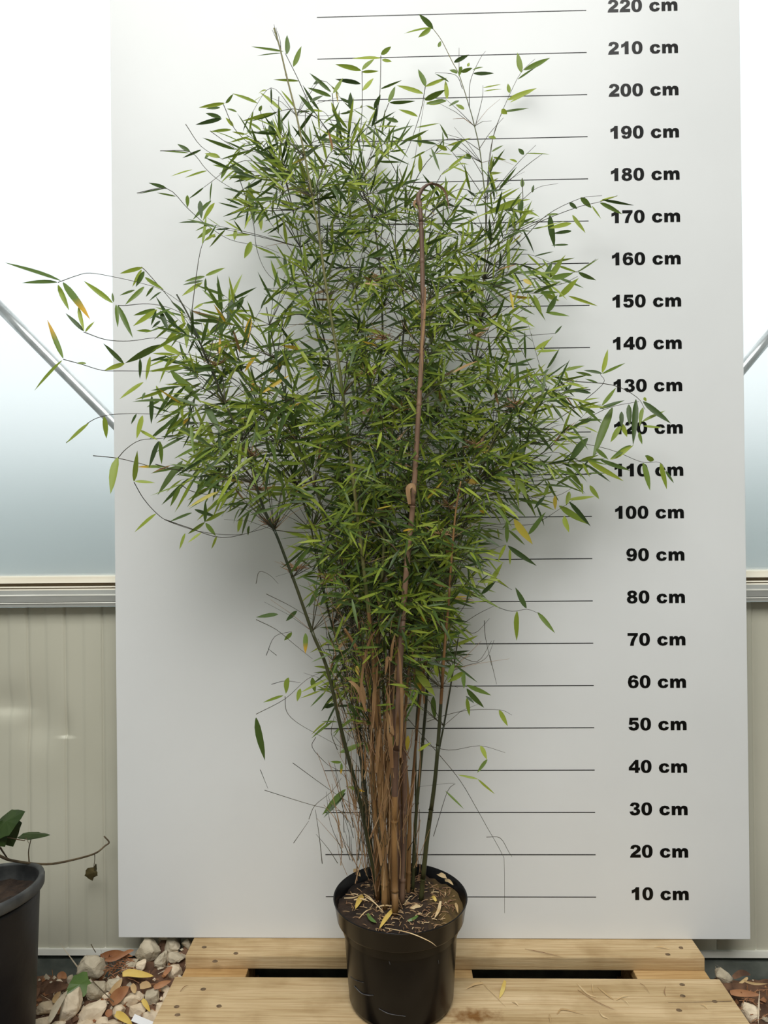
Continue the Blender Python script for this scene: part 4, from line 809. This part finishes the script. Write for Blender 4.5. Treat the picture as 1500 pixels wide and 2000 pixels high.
# ------------------------------------------------------------------ rubble, dead leaves and the plant label beside the pallet
def hy(py): return .035 - (py - 1840) / 160 * .165
def make_stone(c, sx, sy, sz, ang, seed, mt, lab, name='rubble_stone', cat='stone', group='rubble stones by the pallet'):
    rnd = random.Random(seed); bm = bmesh.new()
    for i in range(22):
        v = Vector((rnd.gauss(0, 1), rnd.gauss(0, 1), rnd.gauss(0, 1))).normalized(); bm.verts.new(v * rnd.uniform(.86, 1.08))
    g = bmesh.ops.convex_hull(bm, input=bm.verts[:])
    bmesh.ops.delete(bm, geom=[v for v in bm.verts if not v.link_faces], context='VERTS')
    bmesh.ops.bevel(bm, geom=bm.edges[:], offset=.09, segments=2, affect='EDGES', profile=.5)
    bmesh.ops.triangulate(bm, faces=bm.faces[:]); bmesh.ops.subdivide_edges(bm, edges=bm.edges[:], cuts=1)
    rot = Matrix.Rotation(ang, 3, 'Y')
    for v in bm.verts:
        q = v.co; q = q * (1 + .09 * noise.noise(q * 2.3 + Vector((seed, 0, 0))) + .045 * noise.noise(q * 6 + Vector((0, seed, 0))))
        v.co = rot @ Vector((q.x * sx, q.y * sy, q.z * sz)) + c
    o = from_bm(name, bm, mt, None); return tag(o, lab, cat, group)
K = 4.412
ST = [(1005, 245, 220, 205, .2, 1), (1210, 205, 165, 115, 0, 1), (1340, 200, 95, 105, .3, 1), (1250, 305, 190, 85, .1, 1), (530, 395, 245, 235, .3, 1), (560, 600, 200, 185, -.4, 1), (330, 745, 185, 340, .55, 0), (535, 785, 300, 165, -.4, 0), (130, 755, 180, 140, .1, 0),
      (880, 665, 180, 150, -.3, 0), (1040, 655, 140, 160, .3, 1), (720, 550, 160, 130, 0, 1), (1120, 335, 120, 190, .5, 1), (940, 385, 90, 150, .8, 0), (1240, 440, 130, 150, 0, 0), (870, 365, 150, 80, -.3, 1), (760, 775, 120, 125, 0, 0), (920, 765, 180, 110, 0, 0), (1030, 825, 205, 95, .05, 0),
      (1110, 745, 140, 90, 0, 0), (90, 880, 210, 110, -.2, 0), (730, 880, 180, 90, 0, 0), (620, 860, 140, 80, -.1, 0), (350, 500, 85, 85, 0, 1), (1165, 590, 100, 90, .2, 0), (1160, 655, 85, 130, .2, 0), (650, 665, 80, 100, 0, 0), (785, 690, 110, 85, 0, 0), (820, 420, 110, 60, 0, 1), (1150, 130, 110, 90, 0, 1), (480, 880, 160, 80, 0, 0), (250, 900, 150, 90, 0, 0)]
special = {1: 'rounded grey stone between the pitted stone and the pallet planks', 2: 'small grey stone touching the back plank under the board', 3: 'flat grey slab stone against the back plank end', 8: 'pale stone squeezed between the dark tub and the tall cream stone',
    9: 'pale angular stone with a small yellow leaf leaning on it', 11: 'grey stone behind the broad brick-red leaf', 12: 'upright grey stone between slab stone and long yellow leaf', 13: 'slim pale stone tilted against the big pitted stone', 14: 'pale stone beside the cut end of the pallet gap',
    15: 'low grey stone between the pitted stone and the long yellow leaf', 16: 'small pale stone just above the curled yellow leaf', 17: 'pale yellowish stone just below the small yellow leaf', 18: 'flat pale stone behind the white plant label', 23: 'little grey stone behind the fresh green ivy leaf',
    4: 'large blocky grey stone standing against the panel foot', 0: 'big pitted grey stone under the lower corner of the board', 6: 'tall cream stone leaning beside the dark tub', 7: 'long pale wedge stone lying along the gravel', 5: 'grooved grey stone under the green ivy leaf'}
ctrl = []
for i, (cx, cy, sw, sh, an, g) in enumerate(ST):
    px, py = 60 + cx / K, 1800 + cy / K; Y = hy(py + sh / K * .25); c = at(px, py, Y); a, b = mm(sw / K, Y) * .52, mm(sh / K, Y) * .52
    if c.z - b < GZ: c.z = max(c.z, GZ + b * .6)
    make_stone(c, a, (a + b) * .42, b, an, i + 3, m_stone2 if g else m_stone, special.get(i, ('rough grey limestone rubble piece beside the pallet' if g else 'pale cream limestone rubble piece beside the pallet')))
    ctrl.append((c, min(a, b)))
for j, (px, py, sw, sh, an, mt, lab) in enumerate(((1463, 1977, 38, 46, -.2, m_stone, 'rounded pale stone by the free pallet end below the numbers'), (1413, 1906, 40, 26, .5, m_stone2, 'grey stone wedged between pallet end and kerb'))):
    Y = hy(py) + (.02 if j else 0); c = at(px, py, Y); a, b = mm(sw, Y) * .5, mm(sh, Y) * .5
    make_stone(c, a, (a + b) * .45, b, an, 90 + j, mt, lab, group='rubble stones by the free pallet end'); ctrl.append((c, min(a, b)))
def heapz(x, y):
    z = GZ + .004
    for c, r in ctrl:
        d = ((x - c.x) ** 2 + (y - c.y) ** 2) / .045 ** 2
        if d < 9: z = max(z, GZ + .004 + max(0, c.z - r * .55 - GZ) * math.exp(-d))
    return z + .006 * noise.noise(Vector((x * 60, y * 60, 0)))
for (xa, xb) in ((-.98, -.51), (.684, 1.05)):
    nx, ny = 60, 44; V = []
    def inpot(q): return math.hypot(q[0] - IC.x, q[1] - IC.y) < .125
    for j in range(ny + 1):
        for i in range(nx + 1):
            x = xa + (xb - xa) * i / nx; y = -.26 + .335 * j / ny; V.append((x, y, heapz(x, y)))
    Fc = [(j * (nx + 1) + i, j * (nx + 1) + i + 1, (j + 1) * (nx + 1) + i + 1, (j + 1) * (nx + 1) + i) for j in range(ny) for i in range(nx) if not inpot(V[j * (nx + 1) + i])]
    hp = mesh('earth_heap', V, Fc, m_darkbark, None, True); tag(hp, 'dark leafy debris heaped under the ' + ('limestone rubble' if xa < 0 else 'bark and pale stone at the free pallet end'), 'debris', kind='stuff')
# gravel chips and crumbs
V, Fc, mi = [], [], []
for k in range(620):
    left = random.random() < .75; x = R_(-.93, -.515) if left else R_(.69, .95); y = R_(-.22, .07); z = heapz(x, y); s = R_(.003, .010)
    if math.hypot(x - IC.x, y - IC.y) < .145: continue
    q = [Vector((R_(-1, 1), R_(-1, 1), R_(-.6, .6))) for _ in range(2)]; b0 = len(V)
    for d in ((1, 0, 0), (-1, 0, 0), (0, 1, 0), (0, -1, 0), (0, 0, 1), (0, 0, -1)): V.append(Vector((x, y, z + s * .3)) + Vector(d) * s * R_(.6, 1.2))
    for f in ((0, 2, 4), (2, 1, 4), (1, 3, 4), (3, 0, 4), (2, 0, 5), (1, 2, 5), (3, 1, 5), (0, 3, 5)): Fc.append(tuple(b0 + i for i in f)); mi.append(k % 5 if k % 5 < 4 else 1)
gv = mesh('gravel_chips', V, Fc, [m_stone, m_rust, m_stone2, m_darkbark], None, False, mi); tag(gv, 'small gravel chips and crumbs between the rubble stones', 'gravel', kind='stuff')
V, Fc = [], []
for k in range(150):
    cx, cy = (R_(640, 860), R_(300, 450)) if k < 90 else (R_(100, 1200), R_(450, 860)); px, py = 60 + cx / K, 1800 + cy / K
    if k > 125: px, py = R_(1440, 1500), R_(1930, 2000)
    p = at(px, py, hy(py) - .012); a = R_(0, 6.28); d = Vector((math.cos(a) * .8, R_(-.3, .3), math.sin(a) * .6)) * R_(.008, .02)
    tube_geo(V, Fc, [p - d, p + Vector((0, 0, .002)), p + d], [.0007] * 3, 4, False)
nd = mesh('dry_needles', V, Fc, m_rust, None); tag(nd, 'thin red-brown dry needles scattered over the rubble', 'needles', kind='stuff')
def litter(pts, wpx, mt, lab, name='fallen_leaf', cat='leaf', lift=.012, sc=K, ox=60, oy=1800, fold=.3, grp='dead leaves on the rubble'):
    P = []
    for i in range(0, len(pts), 2):
        px, py = ox + pts[i] / sc, oy + pts[i + 1] / sc; P.append(at(px, py, hy(py) - lift))
    return tag(blade(name, P, mm(wpx / sc), mt, None, R_(-.3, .3), fold), lab, cat, grp)
litter((790, 455, 850, 440, 960, 455, 1060, 470), 62, m_yleaf, 'long yellow leaf lying across the rubble by the pallet end', lift=.03)
litter((730, 790, 790, 820, 880, 890), 60, m_yleaf, 'yellow leaf curled beside the white plant label', lift=.03)
litter((960, 670, 990, 710, 1030, 780), 40, m_yleaf, 'small yellow leaf between pale stones near the pallet', lift=.03)
litter((690, 700, 760, 630, 850, 560), 110, m_rust, 'broad brick-red dead leaf slanting over the gravel', lift=.035)
litter((690, 620, 740, 560, 790, 490), 60, m_tanleaf, 'tan dead leaf behind the brick-red one', lift=.03)
litter((600, 300, 680, 280, 770, 275, 880, 300), 60, m_rust, 'curled rust-brown leaf against the panel foot', lift=.02)
litter((640, 330, 720, 320, 840, 260, 890, 245), 40, m_rust, 'rolled rust leaf below the board corner', lift=.03)
litter((230, 480, 270, 460, 310, 490), 60, m_rust, 'crumpled orange-red leaf near the tub', lift=.02)
litter((120, 600, 220, 560, 320, 560), 90, m_darkbark, 'dark brown leaf mulch piece beside the tub', lift=.02)
litter((200, 700, 220, 650, 260, 600), 50, m_tanleaf, 'ochre leaf scrap beside the tub', lift=.025)
litter((940, 560, 990, 545, 1040, 560), 60, m_tanleaf, 'crumpled tan leaf between stones by the pallet', lift=.03)
litter((1060, 570, 1130, 540, 1210, 510), 50, m_rust, 'rust leaf tucked at the pallet corner', lift=.03)
litter((1150, 460, 1180, 420, 1220, 385), 45, m_rust, 'orange-brown leaf standing at the sawn plank end', lift=.03)
litter((870, 540, 890, 580, 900, 620), 50, m_tanleaf, 'small tan leaf on edge amid the stones', lift=.03)
litter((0, 690, 40, 620, 80, 570), 60, m_darkbark, 'dark dead leaf against the tub wall', lift=.06)
litter((650, 810, 680, 780, 700, 760), 60, m_rust, 'red-brown leaf scrap under the pale wedge stone', lift=.03)
litter((160, 860, 230, 720, 320, 590), 60, m_stone2, 'grey weathered wood sliver beside the tall cream stone', 'wood_sliver', 'wood', lift=.05)
R7 = dict(sc=7.5, ox=1300, oy=1780, grp='bark and leaves at the free pallet end')
litter((950, 1190, 1150, 1200, 1390, 1225), 95, m_rust, 'brick-brown bark strip by the free pallet end', 'bark_strip', 'bark', lift=.02, **R7)
litter((850, 1090, 1050, 1110, 1300, 1130, 1500, 1150), 110, m_darkbark, 'long dull brown bark strip by the free pallet end', 'bark_strip', 'bark', lift=.01, **R7)
litter((990, 970, 1120, 900, 1250, 930), 90, m_darkbark, 'dark curled leaf against the kerb by the free pallet end', lift=.0, **R7)
litter((1080, 1060, 1180, 990, 1200, 960), 40, m_tanleaf, 'tan upturned leaf edge by the free pallet end', lift=.0, **R7)
litter((1150, 1020, 1300, 1060, 1500, 1060), 35, m_tanleaf, 'thin ochre stalk lying by the kerb', 'stalk', 'stalk', lift=.0, **R7)
litter((1350, 1330, 1450, 1420, 1560, 1500), 90, m_darkbark, 'dark mulch piece next to the rounded pale stone', lift=.01, **R7)
g0 = at(60 + 505 / K, 1800 + 490 / K, hy(1905) - .035); g1 = at(60 + 345 / K, 1800 + 590 / K, hy(1925) - .045)
gl_ = lobed('fallen_ivy_leaf', g0, (g1 - g0), RZ * .7 - RY * .7 + RX * .1, .052, m_ivyg, None, cup=.12); tag(gl_, 'fresh green ivy leaf lying on the rubble', 'leaf')
V, Fc = [], []; tube_geo(V, Fc, catmull([g0 - (g1 - g0) * .05, at(60 + 550 / K, 1800 + 530 / K, hy(1915) - .045), at(60 + 640 / K, 1800 + 620 / K, hy(1935) - .05), at(60 + 715 / K, 1800 + 690 / K, hy(1950) - .05)], 4), [.0011] * 13, 5)
mesh('stalk', V, Fc, m_vine).parent = gl_
# white plant label
a = at(60 + 880 / K, 1800 + 825 / K, -.16); b = at(60 + 1060 / K, 1800 + 900 / K, -.165); d = (b - a); up = Vector((0, -.35, .94)); sd = d.cross(up).normalized() * .0075
lb = mesh('plant_label', [a - sd, b - sd, b + sd, a + sd] + [v - up * .0008 for v in (a - sd, b - sd, b + sd, a + sd)], [(0, 1, 2, 3), (4, 7, 6, 5), (0, 4, 5, 1), (1, 5, 6, 2), (2, 6, 7, 3), (3, 7, 4, 0)], m_white); tag(lb, 'white plastic plant label stuck between the stones', 'label')
# thin dark twig poking up at the panel foot
V, Fc = [], []; tube_geo(V, Fc, [at(178, 1844, .03), at(182, 1852, .025), at(187, 1860, .02)], [.0012, .001, .0012], 5)
tag(mesh('dry_stick', V, Fc, m_vine), 'short dark stick poking up behind the large blocky stone', 'stick')
# a split in the front plank
V, Fc = [], []; tube_geo(V, Fc, [atz(1305, 1958, .0002), atz(1370, 1957, .0003), atz(1429, 1955.5, .0002)], [.0004, .0008, .0009], 5)
fp = [o for o in pal.children if o.name.startswith('plank')][1]
mesh('split', V, Fc, m_nail).parent = fp
